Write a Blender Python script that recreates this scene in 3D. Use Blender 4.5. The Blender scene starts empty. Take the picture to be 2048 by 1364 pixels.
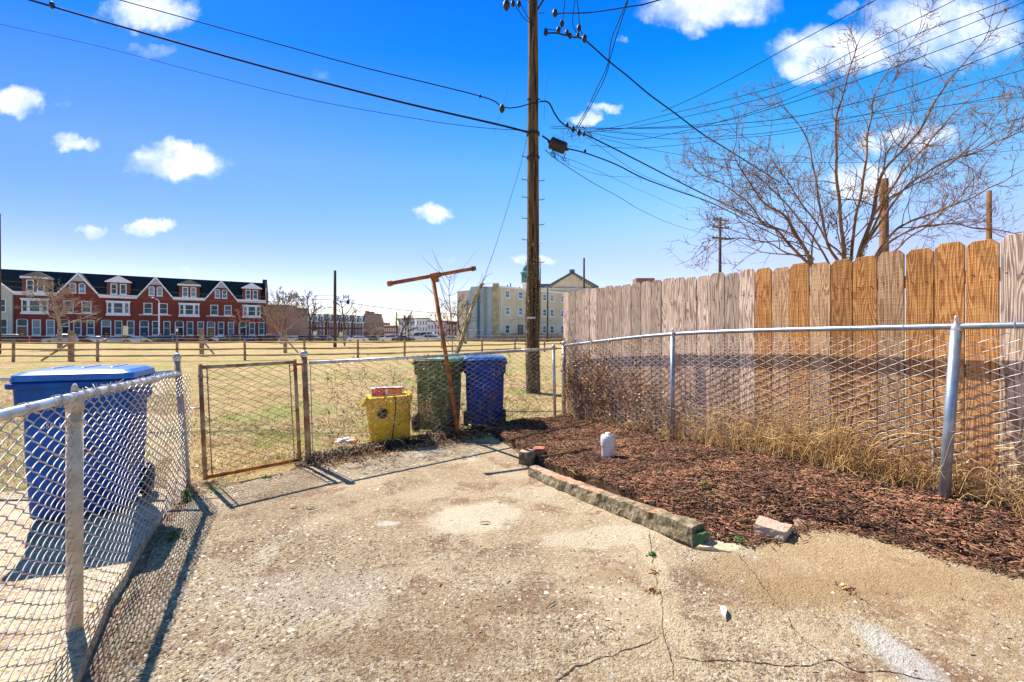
import bpy, bmesh, math, random
import numpy as np
from mathutils import Vector, Matrix, noise
R = math.radians
sc = bpy.context.scene
col = sc.collection
random.seed(7)
# ------------------------------------------------------------------ camera, world, sun
EYE = 1.40; F = 910.0; CX = 1024.0; HY = 668.0      # photo pixels (2048 wide), horizon row
cam = bpy.data.objects.new('camera', bpy.data.cameras.new('camera'))
col.objects.link(cam); sc.camera = cam
cam.location = (0, 0, EYE); cam.rotation_euler = (R(90), 0, 0)
cam.data.sensor_width = 36; cam.data.lens = F/2048*36
cam.data.shift_y = (HY-682)/2048
cam.data.clip_start = .05; cam.data.clip_end = 9000
SUN_H = Vector((-.735, .678, 0)).normalized(); SUN_EL = R(49)
SUN_DIR = (SUN_H*math.cos(SUN_EL)+Vector((0, 0, math.sin(SUN_EL)))).normalized()
sun = bpy.data.objects.new('sun', bpy.data.lights.new('sun', 'SUN'))
col.objects.link(sun); sun.data.energy = 5.0; sun.data.angle = R(.5); sun.data.color = (1, .92, .79)
sun.rotation_euler = SUN_DIR.to_track_quat('Z', 'Y').to_euler()
sc.view_settings.view_transform = 'Standard'; sc.view_settings.look = 'None'
sc.view_settings.gamma = 1; sc.view_settings.exposure = .83
w = bpy.data.worlds.new('World'); sc.world = w; w.use_nodes = True
NT = w.node_tree; NT.nodes.clear()

def nd(t, typ, **k):
    n = t.nodes.new(typ)
    for a, b in k.items():
        if a.startswith('i_'):
            key = a[2:]
            n.inputs[int(key) if key.isdigit() else key].default_value = b
        else: setattr(n, a, b)
    return n
def mth(t, op, a, b=None, clamp=False):
    n = t.nodes.new('ShaderNodeMath'); n.operation = op; n.use_clamp = clamp
    for i, v in enumerate((a, b)):
        if v is None: continue
        if hasattr(v, 'type') and hasattr(v, 'links'): t.links.new(v, n.inputs[i])
        else: n.inputs[i].default_value = v
    return n.outputs[0]
def mixc(t, fac, a, b, blend='MIX'):
    n = t.nodes.new('ShaderNodeMix'); n.data_type = 'RGBA'; n.blend_type = blend
    for s, v in ((n.inputs[0], fac), (n.inputs[6], a), (n.inputs[7], b)):
        if hasattr(v, 'links'): t.links.new(v, s)
        else:
            s.default_value = v if not isinstance(v, tuple) or len(v) == 4 else (*v, 1)
    return n.outputs[2]
def sstep(t, v, lo, hi, a=0., b=1.):
    n = t.nodes.new('ShaderNodeMapRange'); n.interpolation_type = 'SMOOTHSTEP'
    t.links.new(v, n.inputs[0]); n.inputs[1].default_value = lo; n.inputs[2].default_value = hi
    n.inputs[3].default_value = a; n.inputs[4].default_value = b
    return n.outputs[0]

def build_world():
    t = NT
    sky = nd(t, 'ShaderNodeTexSky'); sky.sky_type = 'NISHITA'; sky.sun_disc = False
    sky.sun_elevation = SUN_EL; sky.sun_rotation = math.atan2(SUN_H.x, SUN_H.y)
    sky.air_density = 1.0; sky.dust_density = .3; sky.ozone_density = 3.0
    hs = nd(t, 'ShaderNodeHueSaturation', i_Saturation=1.45, i_Value=1.0); hs.inputs['Hue'].default_value = .493
    t.links.new(sky.outputs[0], hs.inputs['Color'])
    tc = nd(t, 'ShaderNodeTexCoord')
    sep = nd(t, 'ShaderNodeSeparateXYZ'); t.links.new(tc.outputs['Generated'], sep.inputs[0])
    X, Y, Z = sep.outputs
    ys = mth(t, 'MAXIMUM', Y, .08)
    u0 = mth(t, 'DIVIDE', X, ys); v0 = mth(t, 'DIVIDE', Z, ys)
    # turbulence on directions
    cmb = nd(t, 'ShaderNodeCombineXYZ'); t.links.new(u0, cmb.inputs[0]); t.links.new(v0, cmb.inputs[1])
    n1 = nd(t, 'ShaderNodeTexNoise', i_Scale=9., i_Detail=6., i_Roughness=.62); t.links.new(cmb.outputs[0], n1.inputs['Vector'])
    n2 = nd(t, 'ShaderNodeTexNoise', i_Scale=26., i_Detail=5., i_Roughness=.6); t.links.new(cmb.outputs[0], n2.inputs['Vector'])
    sc1 = nd(t, 'ShaderNodeSeparateColor'); t.links.new(n1.outputs['Color'], sc1.inputs[0])
    sc2 = nd(t, 'ShaderNodeSeparateColor'); t.links.new(n2.outputs['Color'], sc2.inputs[0])
    def off(base, a, b, k1, k2):
        return mth(t, 'ADD', mth(t, 'ADD', base, mth(t, 'MULTIPLY', mth(t, 'SUBTRACT', a, .5), k1)),
                   mth(t, 'MULTIPLY', mth(t, 'SUBTRACT', b, .5), k2))
    u = off(u0, sc1.outputs[0], sc2.outputs[0], .12, .05)
    v = off(v0, sc1.outputs[1], sc2.outputs[1], .07, .035)
    clouds = [(300,22,100,42,1),(25,203,62,34,.95),(152,285,56,20,.95),(350,322,108,40,1.),(350,300,52,24,.9),(290,455,56,19,1),
              (192,463,30,15,.9),(865,425,50,20,.95),(1065,516,44,12,.9),(1180,235,42,14,.8),(1215,217,40,11,.7),
              (1420,8,150,52,1),(1390,45,36,32,.7),(1680,100,135,52,1),(1620,130,60,36,.8),(1900,55,175,82,.85),(1840,275,88,34,.95),(1735,365,90,42,.9),
              (300,105,52,17,.3),(135,213,24,12,.3),(1245,72,14,10,.35),(645,155,26,18,.16),(350,547,44,10,.3),(885,525,16,9,.25),(1690,18,34,20,.4),(1740,290,40,22,.6)]
    mask = None
    for (px, py, rx, ry, den) in clouds:
        du = mth(t, 'DIVIDE', mth(t, 'SUBTRACT', u, (px-CX)/F), rx/F*1.06)
        dv = mth(t, 'DIVIDE', mth(t, 'SUBTRACT', v, (HY-py)/F), ry/F*1.12)
        q = mth(t, 'ADD', mth(t, 'MULTIPLY', du, du), mth(t, 'MULTIPLY', dv, dv))
        m = sstep(t, q, .0, 1.2, den, 0.)
        mask = m if mask is None else mth(t, 'MAXIMUM', mask, m)
    mask = mth(t, 'MULTIPLY', mask, sstep(t, Y, .1, .2))
    n3 = nd(t, 'ShaderNodeTexNoise', i_Scale=12., i_Detail=7., i_Roughness=.6); t.links.new(cmb.outputs[0], n3.inputs['Vector'])
    shade = sstep(t, mth(t, 'ADD', mask, mth(t, 'MULTIPLY', mth(t, 'SUBTRACT', n3.outputs[0], .5), 1.1)), .0, 1.15, 0., .95)
    shade = mth(t, 'MULTIPLY', shade, sstep(t, mask, .0, .2))
    cl = mixc(t, sstep(t, n3.outputs[0], .38, .62), (4.9, 5.8, 7.6), (7.6, 7.9, 8.6))
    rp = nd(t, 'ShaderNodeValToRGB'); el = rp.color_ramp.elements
    cols = [(0., (1.12, .97, 1.02)), (.165, (1.32, .80, 1.03)), (.344, (1.35, .86, 1.12)), (.43, (.75, .76, 1.16)), (.52, (.14, .60, 1.2)), (.62, (.06, .48, 1.1)), (.8, (.75, .66, .62))]  # last stop greys the unseen sky overhead, added to lessen blue fill light
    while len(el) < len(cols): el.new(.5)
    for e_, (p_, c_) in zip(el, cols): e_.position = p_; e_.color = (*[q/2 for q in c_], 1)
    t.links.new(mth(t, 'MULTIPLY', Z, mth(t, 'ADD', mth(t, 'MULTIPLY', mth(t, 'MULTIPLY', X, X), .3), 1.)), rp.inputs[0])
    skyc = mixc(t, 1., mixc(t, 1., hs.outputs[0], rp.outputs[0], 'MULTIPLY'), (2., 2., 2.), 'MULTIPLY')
    xc = mth(t, 'MULTIPLY', mth(t, 'ADD', mth(t, 'MINIMUM', X, .42), .42), sstep(t, Z, .0, .26))
    gr = nd(t, 'ShaderNodeCombineXYZ')
    for i_, k_ in enumerate((1.3, .82, .35)): t.links.new(mth(t, 'EXPONENT', mth(t, 'MULTIPLY', xc, k_)), gr.inputs[i_])
    skyc = mixc(t, 1., skyc, gr.outputs[0], 'MULTIPLY')
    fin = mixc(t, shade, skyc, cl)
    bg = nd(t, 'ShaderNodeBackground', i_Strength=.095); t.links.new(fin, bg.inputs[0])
    out = nd(t, 'ShaderNodeOutputWorld'); t.links.new(bg.outputs[0], out.inputs[0])
build_world()

# ------------------------------------------------------------------ helpers
def ss(x, a=0., b=1.):
    x = min(1, max(0, (x-a)/(b-a))); return x*x*(3-2*x)
def gz(x, y):                                    # ground height inside and around the yard
    z = .22*ss(x/3.0)*ss((7.6-y)/4.0)
    z += .025*noise.noise(Vector((x*.35, y*.35, 3.)))*ss(y, 8, 14)
    return z
def P(px, py, d): return Vector(((px-CX)/F*d, d, EYE+(HY-py)/F*d))
def G(px, py, off=0.):
    z = 0.
    for _ in range(25):
        d = F*(EYE-z-off)/(py-HY); x = (px-CX)/F*d; z = gz(x, d)
    return Vector((x, d, z+off))
def tag(o, label=None, cat=None, group=None, kind=None):
    for k, v in (('label', label), ('category', cat), ('group', group), ('kind', kind)):
        if v: o[k] = v
    return o
def thing(name, loc, label, cat, group=None):
    o = bpy.data.objects.new(name, None); col.objects.link(o); o.location = loc
    o.empty_display_size = .2
    bpy.context.view_layer.update()
    return tag(o, label, cat, group)
def mk(name, verts, faces, mat, parent=None, smooth=False):
    me = bpy.data.meshes.new(name); me.from_pydata([tuple(v) for v in verts], [], faces)
    o = bpy.data.objects.new(name, me); col.objects.link(o)
    for m in (mat if isinstance(mat, (list, tuple)) else [mat]): me.materials.append(m)
    if smooth: me.polygons.foreach_set('use_smooth', [True]*len(me.polygons))
    if parent is not None:
        o.parent = parent
        w = Matrix.Translation(parent.location) if parent.parent is None else WM[parent.name]
        inv = w.inverted()
        o.matrix_parent_inverse = Matrix.Identity(4)
        me.transform(inv)                       # verts are given in world space
        WM[o.name] = w
    else: WM[o.name] = Matrix.Identity(4)
    me.update()
    return o
WM = {}
class MB:
    def __init__(s): s.v = []; s.f = []; s.mi = []
    def add(s, vs, fs, mi=0):
        b = len(s.v); s.v += [Vector(v) for v in vs]; s.f += [tuple(i+b for i in f) for f in fs]; s.mi += [mi]*len(fs)
    def box(s, c, size, rz=0, mi=0, M=None):
        x, y, z = [q/2 for q in size]
        vs = [Vector((i*x, j*y, k*z)) for i in (-1, 1) for j in (-1, 1) for k in (-1, 1)]
        m = M if M is not None else Matrix.Rotation(rz, 3, 'Z')
        s.add([Vector(c)+m@v for v in vs], [(0,1,3,2),(4,6,7,5),(0,4,5,1),(2,3,7,6),(0,2,6,4),(1,5,7,3)], mi)
    def obox(s, o, ax, ay, az, mi=0):            # origin corner + three edge vectors
        o, ax, ay, az = map(Vector, (o, ax, ay, az))
        vs = [o+ax*i+ay*j+az*k for i in (0, 1) for j in (0, 1) for k in (0, 1)]
        s.add(vs, [(0,1,3,2),(4,6,7,5),(0,4,5,1),(2,3,7,6),(0,2,6,4),(1,5,7,3)], mi)
    def tube(s, pts, r, n=6, cap=True, mi=0):
        pts = [Vector(p) for p in pts]; m = len(pts)
        rs = r if isinstance(r, (list, tuple)) else [r]*m
        b = len(s.v); up = None
        for i, p in enumerate(pts):
            t = (pts[min(i+1, m-1)]-pts[max(i-1, 0)])
            if t.length < 1e-9: t = Vector((0, 0, 1))
            t.normalize()
            if up is None:
                a = Vector((0, 0, 1)) if abs(t.z) < .9 else Vector((1, 0, 0)); up = (a-t*a.dot(t)).normalized()
            else:
                up = up-t*up.dot(t)
                if up.length < 1e-6: up = t.orthogonal()
                up.normalize()
            sd = t.cross(up)
            for k in range(n):
                a = 2*math.pi*k/n
                s.v.append(p+(up*math.cos(a)+sd*math.sin(a))*rs[i])
        for i in range(m-1):
            for k in range(n):
                a = b+i*n+k; c = b+i*n+(k+1) % n
                s.f.append((a, c, c+n, a+n)); s.mi.append(mi)
        if cap:
            s.f.append(tuple(b+k for k in range(n))[::-1]); s.f.append(tuple(b+(m-1)*n+k for k in range(n))); s.mi += [mi, mi]
    def lathe(s, c, prof, n=16, M=None, mi=0):   # prof: (r, z)
        b = len(s.v); c = Vector(c)
        for r, z in prof:
            for k in range(n):
                a = 2*math.pi*k/n; v = Vector((r*math.cos(a), r*math.sin(a), z))
                s.v.append(c+(M@v if M is not None else v))
        m = len(prof)
        for i in range(m-1):
            for k in range(n):
                a = b+i*n+k; d = b+i*n+(k+1) % n
                s.f.append((a, d, d+n, a+n)); s.mi.append(mi)
        s.f.append(tuple(b+k for k in range(n))[::-1]); s.f.append(tuple(b+(m-1)*n+k for k in range(n))); s.mi += [mi, mi]
    def build(s, name, mat, parent=None, smooth=False):
        o = mk(name, s.v, s.f, mat, parent, smooth)
        if any(s.mi): o.data.polygons.foreach_set('material_index', s.mi)
        return o
def smooth_path(pts, sub=6):
    pts = [Vector(p) for p in pts]; out = []
    for i in range(len(pts)-1):
        p0 = pts[max(i-1, 0)]; p1 = pts[i]; p2 = pts[i+1]; p3 = pts[min(i+2, len(pts)-1)]
        for k in range(sub):
            t = k/sub
            out.append(.5*((2*p1)+(p2-p0)*t+(2*p0-5*p1+4*p2-p3)*t*t+(3*p1-p0-3*p2+p3)*t**3))
    out.append(pts[-1]); return out
def bevel(o, wd=.01, seg=2):
    m = o.modifiers.new('bevel', 'BEVEL'); m.width = wd; m.segments = seg; m.limit_method = 'ANGLE'; m.angle_limit = R(35)
    return o

# ------------------------------------------------------------------ materials
def base_mat(name):
    m = bpy.data.materials.new(name); m.use_nodes = True
    t = m.node_tree; b = t.nodes['Principled BSDF']; return m, t, b
def vec(t, stretch=None, space='Object', rnd=False):
    tc = nd(t, 'ShaderNodeTexCoord'); v = tc.outputs[space]
    if rnd:
        oi = nd(t, 'ShaderNodeObjectInfo'); a = nd(t, 'ShaderNodeVectorMath', operation='ADD')
        c = nd(t, 'ShaderNodeCombineXYZ'); k = mth(t, 'MULTIPLY', oi.outputs['Random'], 37.)
        t.links.new(k, c.inputs[0]); t.links.new(k, c.inputs[2])
        t.links.new(v, a.inputs[0]); t.links.new(c.outputs[0], a.inputs[1]); v = a.outputs[0]
    if stretch:
        mp = nd(t, 'ShaderNodeMapping'); mp.inputs['Scale'].default_value = stretch; t.links.new(v, mp.inputs[0]); v = mp.outputs[0]
    return v
def noi(t, v, s, det=4., ro=.6, dist=0.):
    n = nd(t, 'ShaderNodeTexNoise', i_Scale=s, i_Detail=det, i_Roughness=ro, i_Distortion=dist); t.links.new(v, n.inputs['Vector']); return n.outputs[0]
def bumpn(t, b, h, strength=.5, dist=.01):
    n = nd(t, 'ShaderNodeBump', i_Strength=strength, i_Distance=dist); t.links.new(h, n.inputs['Height'])
    t.links.new(n.outputs[0], b.inputs['Normal']); return n
def simple(name, c1, c2=None, s=6., rough=.75, metal=0., bump=0., bs=40., isl=0., stretch=None, lo=.38, hi=.62, bd=.01, rnd=False, spec=.5, hue=0., coat=0.):
    m, t, b = base_mat(name); v = vec(t, stretch, rnd=rnd)
    c2 = c2 or tuple(q*.75 for q in c1)
    if 'pane' in name: oi_ = nd(t, 'ShaderNodeObjectInfo')
    c = mixc(t, sstep(t, noi(t, v, s, 6.), lo, hi), c1, c2)
    if isl:
        g = nd(t, 'ShaderNodeNewGeometry'); r = g.outputs['Random Per Island']
        h = nd(t, 'ShaderNodeHueSaturation'); t.links.new(c, h.inputs['Color'])
        t.links.new(sstep(t, r, 0, 1, 1-isl, 1+isl), h.inputs['Value'])
        if hue:
            wn = nd(t, 'ShaderNodeTexWhiteNoise', noise_dimensions='1D'); t.links.new(r, wn.inputs['W'])
            t.links.new(sstep(t, wn.outputs[0], 0, 1, .5-hue, .5+hue), h.inputs['Hue'])
        c = h.outputs[0]
    if 'pane' in name: c = mixc(t, sstep(t, oi_.outputs['Random'], .45, 1., 0, .55), c, (.42, .47, .48))  # reflected sky painted into the colour of some panes at random
    t.links.new(c, b.inputs['Base Color'])
    b.inputs['Roughness'].default_value = rough; b.inputs['Metallic'].default_value = metal
    b.inputs['Specular IOR Level'].default_value = spec
    if coat: b.inputs['Coat Weight'].default_value = coat; b.inputs['Coat Roughness'].default_value = .05
    if bump: bumpn(t, b, noi(t, v, bs, 5.), bump, bd)
    return m
def concrete_mat(name, light=1., aggregate=1.):
    m, t, b = base_mat(name); v = vec(t)
    big = noi(t, v, .9, 5., .6, .6); mid = noi(t, v, 3.2, 6., .65, .4); fine = noi(t, v, 38., 5., .7)
    c = mixc(t, sstep(t, big, .38, .62), (.62*light, .475*light, .30*light), (.42*light, .29*light, .16*light))
    c = mixc(t, sstep(t, mid, .52, .62, 0, .9), c, (.27*light, .135*light, .07*light))
    sv = vec(t, (1.2, .45, 1)); st = noi(t, sv, 1.3, 4., .6, .8)
    c = mixc(t, sstep(t, st, .57, .70, 0, .9), c, (.72, .62, .46))
    vo = nd(t, 'ShaderNodeTexVoronoi', i_Scale=62.); t.links.new(v, vo.inputs['Vector'])
    sx = nd(t, 'ShaderNodeSeparateColor'); t.links.new(vo.outputs['Color'], sx.inputs[0])
    pp = nd(t, 'ShaderNodeSeparateXYZ'); t.links.new(v, pp.inputs[0])
    worn = mth(t, 'ADD', mth(t, 'MULTIPLY', pp.outputs[1], .17), mth(t, 'MULTIPLY', mth(t, 'ADD', pp.outputs[0], 1.), .12))   # the slab is worn to its stones most near the left front
    agg = sstep(t, mth(t, 'SUBTRACT', mth(t, 'MULTIPLY', noi(t, v, 1.3, 4., .65), 1.6), worn), .05, .45)
    pm = mth(t, 'MULTIPLY', sstep(t, vo.outputs['Distance'], .42, .30), agg)
    stone = mixc(t, sx.outputs[0], (.16, .10, .06), (.74, .66, .54))
    c = mixc(t, mth(t, 'MULTIPLY', pm, .62*aggregate), c, stone)
    vo2 = nd(t, 'ShaderNodeTexVoronoi', i_Scale=85.); t.links.new(v, vo2.inputs['Vector'])
    sy = nd(t, 'ShaderNodeSeparateColor'); t.links.new(vo2.outputs['Color'], sy.inputs[0])
    c = mixc(t, mth(t, 'MULTIPLY', sstep(t, sy.outputs[1], .68, .85, 0, .8), sstep(t, agg, 0, 1, .35, 1.)), c, (.12, .065, .03))
    c = mixc(t, sstep(t, sy.outputs[0], .84, .96, 0, .7), c, (.80, .74, .64))
    grit = noi(t, v, 30., 6., .75, 1.2)
    c = mixc(t, mth(t, 'MULTIPLY', sstep(t, grit, .46, .36), sstep(t, agg, 0, 1, .12, .75)), c, (.13, .075, .035))
    c = mixc(t, sstep(t, grit, .54, .66, 0, .55), c, (.80, .72, .56))
    c = mixc(t, sstep(t, fine, .3, .7, 0, .3), c, (.74*light, .62*light, .44*light))
    if aggregate == 1.:                          # worn pale skim patches and paint spills at their own places
        sp = nd(t, 'ShaderNodeSeparateXYZ'); t.links.new(v, sp.inputs[0]); wob = mth(t, 'ADD', mth(t, 'MULTIPLY', mth(t, 'SUBTRACT', noi(t, v, 2.3, 6., .72), .5), 3.4), mth(t, 'MULTIPLY', mth(t, 'SUBTRACT', noi(t, v, 14., 5., .7), .5), 1.6))
        for (x_, y_, rx_, ry_, col_, am_) in PATCHES:
            du = mth(t, 'DIVIDE', mth(t, 'SUBTRACT', sp.outputs[0], x_), rx_); dv = mth(t, 'DIVIDE', mth(t, 'SUBTRACT', sp.outputs[1], y_), ry_)
            q = mth(t, 'ADD', mth(t, 'ADD', mth(t, 'MULTIPLY', du, du), mth(t, 'MULTIPLY', dv, dv)), wob)
            c = mixc(t, mth(t, 'MULTIPLY', sstep(t, q, 1.25, .3), sstep(t, fine, .28, .5, am_*.55, am_)), c, col_)
    t.links.new(c, b.inputs['Base Color']); b.inputs['Roughness'].default_value = .93
    b.inputs['Specular IOR Level'].default_value = .2
    h = mth(t, 'ADD', mth(t, 'MULTIPLY', fine, .8), mth(t, 'MULTIPLY', pm, .55))
    h = mth(t, 'ADD', h, mth(t, 'MULTIPLY', noi(t, v, 120., 4., .7), .6))
    bumpn(t, b, h, 1.*aggregate, .03)
    return m
def _pp(px, py, rx, ry, c, a):
    p = G(px, py); return (p.x, p.y, rx, ry, c, a)
PATCHES = [_pp(950, 1035, .42, .30, (.80, .70, .52), .8), _pp(1200, 1075, .5, .16, (.76, .66, .48), .7), _pp(1060, 985, .3, .2, (.7, .6, .43), .6), _pp(800, 905, .8, .22, (.74, .64, .48), .6), _pp(775, 1047, .10, .05, (.86, .84, .78), .6), _pp(1800, 1320, .10, .30, (.72, .70, .66), .75),
           _pp(1740, 1170, .7, .16, (.30, .19, .09), .5), _pp(1500, 1150, .35, .3, (.33, .22, .12), .4), _pp(1250, 1150, .3, .12, (.36, .23, .12), .4), _pp(820, 1290, .7, .09, (.27, .16, .08), .4), _pp(1080, 1210, .4, .08, (.28, .17, .09), .4), _pp(1750, 1130, .9, .5, (.58, .40, .20), .5), _pp(620, 1180, .5, .3, (.70, .62, .5), .35), _pp(1300, 1110, .06, .4, (.78, .68, .46), .55), _pp(1340, 1230, .06, .5, (.74, .62, .4), .5)]
def picket_mat(name, ca, cb, cknot, saw=0.):
    m, t, b = base_mat(name)
    v = vec(t, None, rnd=True)
    f1 = noi(t, vec(t, (9., 9., .7), rnd=True), 1., 2., .5)
    grain = mth(t, 'ADD', mth(t, 'MULTIPLY', mth(t, 'SINE', mth(t, 'MULTIPLY', f1, 125.)), .5), .5)
    mp2 = nd(t, 'ShaderNodeMapping'); mp2.inputs['Scale'].default_value = (1, 1, .022); t.links.new(v, mp2.inputs[0])
    fib = noi(t, mp2.outputs[0], 230., 4., .7)
    oi = nd(t, 'ShaderNodeObjectInfo')
    c = mixc(t, sstep(t, grain, .35, .95), ca, cb)
    c = mixc(t, sstep(t, fib, .42, .66, 0, .72), c, tuple(q*.45 for q in cb))
    vo = nd(t, 'ShaderNodeTexVoronoi', i_Scale=4.2); mp3 = nd(t, 'ShaderNodeMapping'); mp3.inputs['Scale'].default_value = (1, 0, .62)
    t.links.new(v, mp3.inputs[0]); t.links.new(mp3.outputs[0], vo.inputs['Vector'])
    c = mixc(t, sstep(t, vo.outputs['Distance'], .10, .045, 0, .9), c, cknot)
    st = noi(t, vec(t, (2.5, 2.5, .35), rnd=True), 3., 4.)
    c = mixc(t, sstep(t, st, .5, .7, 0, .55), c, tuple(q*.6 for q in ca))
    sz = nd(t, 'ShaderNodeSeparateXYZ'); t.links.new(vec(t), sz.inputs[0])
    low = mth(t, 'MULTIPLY', sstep(t, mth(t, 'ADD', sz.outputs[2], mth(t, 'MULTIPLY', st, .8)), 1.9, .9), .55)
    c = mixc(t, low, c, mixc(t, grain, (.60, .37, .18), (.34, .17, .07)))
    hs = nd(t, 'ShaderNodeHueSaturation'); t.links.new(c, hs.inputs['Color'])
    t.links.new(sstep(t, oi.outputs['Random'], 0, 1, .78, 1.28), hs.inputs['Value'])
    t.links.new(hs.outputs[0], b.inputs['Base Color'])
    b.inputs['Roughness'].default_value = .82; b.inputs['Specular IOR Level'].default_value = .25
    h = mth(t, 'ADD', fib, mth(t, 'MULTIPLY', grain, .35))
    if saw:
        w2 = nd(t, 'ShaderNodeTexWave', bands_direction='Z', i_Scale=7., i_Distortion=5., i_Detail=3.); t.links.new(v, w2.inputs['Vector'])
        h = mth(t, 'ADD', h, mth(t, 'MULTIPLY', sstep(t, w2.outputs[1], .86, 1.), saw))
    bumpn(t, b, h, .55, .006)
    return m
def brick_mat(name, c1, c2, mortar, s=9.):
    m, t, b = base_mat(name); v = vec(t)
    # wall runs in any vertical direction: use (x+y) along, z up
    sp = nd(t, 'ShaderNodeSeparateXYZ'); t.links.new(v, sp.inputs[0])
    cm = nd(t, 'ShaderNodeCombineXYZ'); t.links.new(mth(t, 'ADD', sp.outputs[0], mth(t, 'MULTIPLY', sp.outputs[1], .7)), cm.inputs[0]); t.links.new(sp.outputs[2], cm.inputs[1])
    br = nd(t, 'ShaderNodeTexBrick', i_Scale=1.); br.inputs['Brick Width'].default_value = .24; br.inputs['Row Height'].default_value = .085
    br.inputs['Mortar Size'].default_value = .008; br.inputs['Color1'].default_value = (*c1, 1); br.inputs['Color2'].default_value = (*c2, 1); br.inputs['Mortar'].default_value = (*mortar, 1)
    t.links.new(cm.outputs[0], br.inputs['Vector'])
    c = mixc(t, sstep(t, noi(t, v, .5, 5.), .35, .7, 0, .5), br.outputs[0], tuple(q*.6 for q in c1))
    t.links.new(c, b.inputs['Base Color']); b.inputs['Roughness'].default_value = .9
    return m
def grass_mat():
    m, t, b = base_mat('lawn'); v = vec(t)
    g = noi(t, v, .42, 6., .65, .5); g2 = noi(t, v, 1.6, 6., .7); f = noi(t, v, 22., 6., .75)
    c = mixc(t, sstep(t, g2, .35, .65), (.60, .43, .20), (.36, .235, .10))
    c = mixc(t, sstep(t, g, .49, .60, 0, .8), c, (.24, .32, .05))
    c = mixc(t, sstep(t, f, .42, .66, 0, .7), c, (.66, .52, .28))
    c = mixc(t, sstep(t, noi(t, v, 45., 4., .7), .52, .66, 0, .85), c, (.11, .065, .03))
    c = mixc(t, sstep(t, noi(t, vec(t, (.35, 1, 1)), .8, 5., .65), .52, .66, 0, .65), c, (.34, .21, .10))
    t.links.new(c, b.inputs['Base Color']); b.inputs['Roughness'].default_value = .95; b.inputs['Specular IOR Level'].default_value = .1
    bumpn(t, b, mth(t, 'ADD', f, noi(t, v, 5., 4.)), .9, .05)
    return m
def chain_mat(name, c, cr, amt):
    m, t, b = base_mat(name); v = vec(t)
    k = sstep(t, noi(t, v, 7., 5., .7), amt, amt+.14)
    t.links.new(mixc(t, k, c, cr), b.inputs['Base Color'])
    t.links.new(sstep(t, k, 0, 1, .35, .05), b.inputs['Metallic']); b.inputs['Roughness'].default_value = .45
    return m
M = {}
M['concrete'] = concrete_mat('patio_concrete'); M['pad'] = concrete_mat('pad_concrete', 1.08, .35)
M['lawn'] = grass_mat()
M['dirt'] = simple('dirt', (.20, .13, .075), (.11, .07, .04), 14., .95, bump=.9, bs=60., bd=.03)
M['asphalt'] = simple('asphalt', (.07, .07, .072), (.05, .05, .05), 4., .9)
M['sidewalk'] = simple('sidewalk', (.42, .40, .36), (.34, .32, .28), 4., .9)
M['mulch'] = simple('mulch_chip', (.25, .115, .062), (.13, .058, .032), 3., .85, isl=.9, hue=.02)
M['mulch_tan'] = simple('pale_mulch_chip', (.50, .30, .18), (.34, .17, .09), 3., .8, isl=.5)
M['mulchbase'] = simple('mulch_bed', (.20, .11, .06), (.09, .04, .022), 30., .95, bump=1., bs=70., bd=.04)
M['grey_wood'] = picket_mat('weathered_picket', (.80, .63, .49), (.34, .225, .15), (.12, .05, .025))
M['tan_wood'] = picket_mat('tan_picket', (.66, .44, .25), (.40, .215, .10), (.15, .06, .03), .22)
M['orange_wood'] = picket_mat('orange_picket', (.66, .33, .11), (.38, .145, .04), (.13, .04, .018), .25)
M['steel'] = chain_mat('galvanised_steel', (.52, .56, .60), (.30, .20, .13), .72)
M['steel_blue'] = simple('dull_galvanised_tube', (.36, .44, .52), (.27, .33, .39), 9., .42, .6, bump=.1, bs=30)
M['steel_light'] = simple('bright_galvanised_tube', (.72, .72, .72), (.48, .45, .40), 9., .38, .55, bump=.15, bs=30)
M['mesh_left'] = chain_mat('rusty_tinged_wire', (.50, .48, .48), (.36, .25, .15), .56)
M['mesh_right'] = chain_mat('clean_wire', (.56, .55, .55), (.38, .30, .22), .66)
M['mesh_dark'] = chain_mat('old_dark_wire', (.22, .19, .15), (.10, .06, .035), .45)
M['mesh_back'] = chain_mat('old_grey_wire', (.50, .49, .46), (.17, .12, .08), .46)
M['tanpost'] = simple('painted_tan_post', (.70, .58, .40), (.52, .38, .24), 8., .6, bump=.2, bs=40)
M['rust'] = simple('rusty_pipe', (.56, .19, .04), (.24, .085, .03), 9., .85, .15, bump=.6, bs=50., bd=.004)
M['rust_tan'] = simple('rusting_painted_tube', (.50, .38, .22), (.26, .11, .045), 5., .7, .1, bump=.3, bs=40., lo=.42, hi=.58)
M['pole'] = simple('pole_timber', (.19, .105, .034), (.02, .011, .006), 3.5, .92, bump=.9, bs=9., bd=.03, stretch=(6, 6, .35), lo=.42, hi=.6)
M['pole_far'] = simple('far_pole_timber', (.115, .07, .045), (.06, .035, .024), 4., .9, stretch=(4, 4, .4))
M['pole_warm'] = simple('warm_pole_timber', (.30, .15, .06), (.14, .065, .03), 4., .9, bump=.6, bs=10, bd=.02, stretch=(6, 6, .35))
M['bark'] = simple('bark', (.36, .20, .11), (.17, .09, .05), 7., .92, bump=.7, bs=30., bd=.01, stretch=(1, 1, .5))
M['twig'] = simple('twig_bark', (.30, .155, .07), (.15, .085, .045), 5., .9)
M['bark_grey'] = simple('grey_bark', (.46, .35, .26), (.24, .17, .12), 7., .92)
M['bark_dark'] = simple('dark_bark', (.12, .085, .06), (.06, .045, .032), 7., .92)
M['bark_red'] = simple('reddish_bark', (.40, .20, .14), (.25, .13, .09), 7., .92)
M['black'] = simple('black_rubber', (.012, .012, .013), (.02, .02, .02), 9., .55)
M['wire'] = simple('wire_sheath', (.010, .018, .020), (.014, .022, .022), 9., .85, spec=.15)
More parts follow.
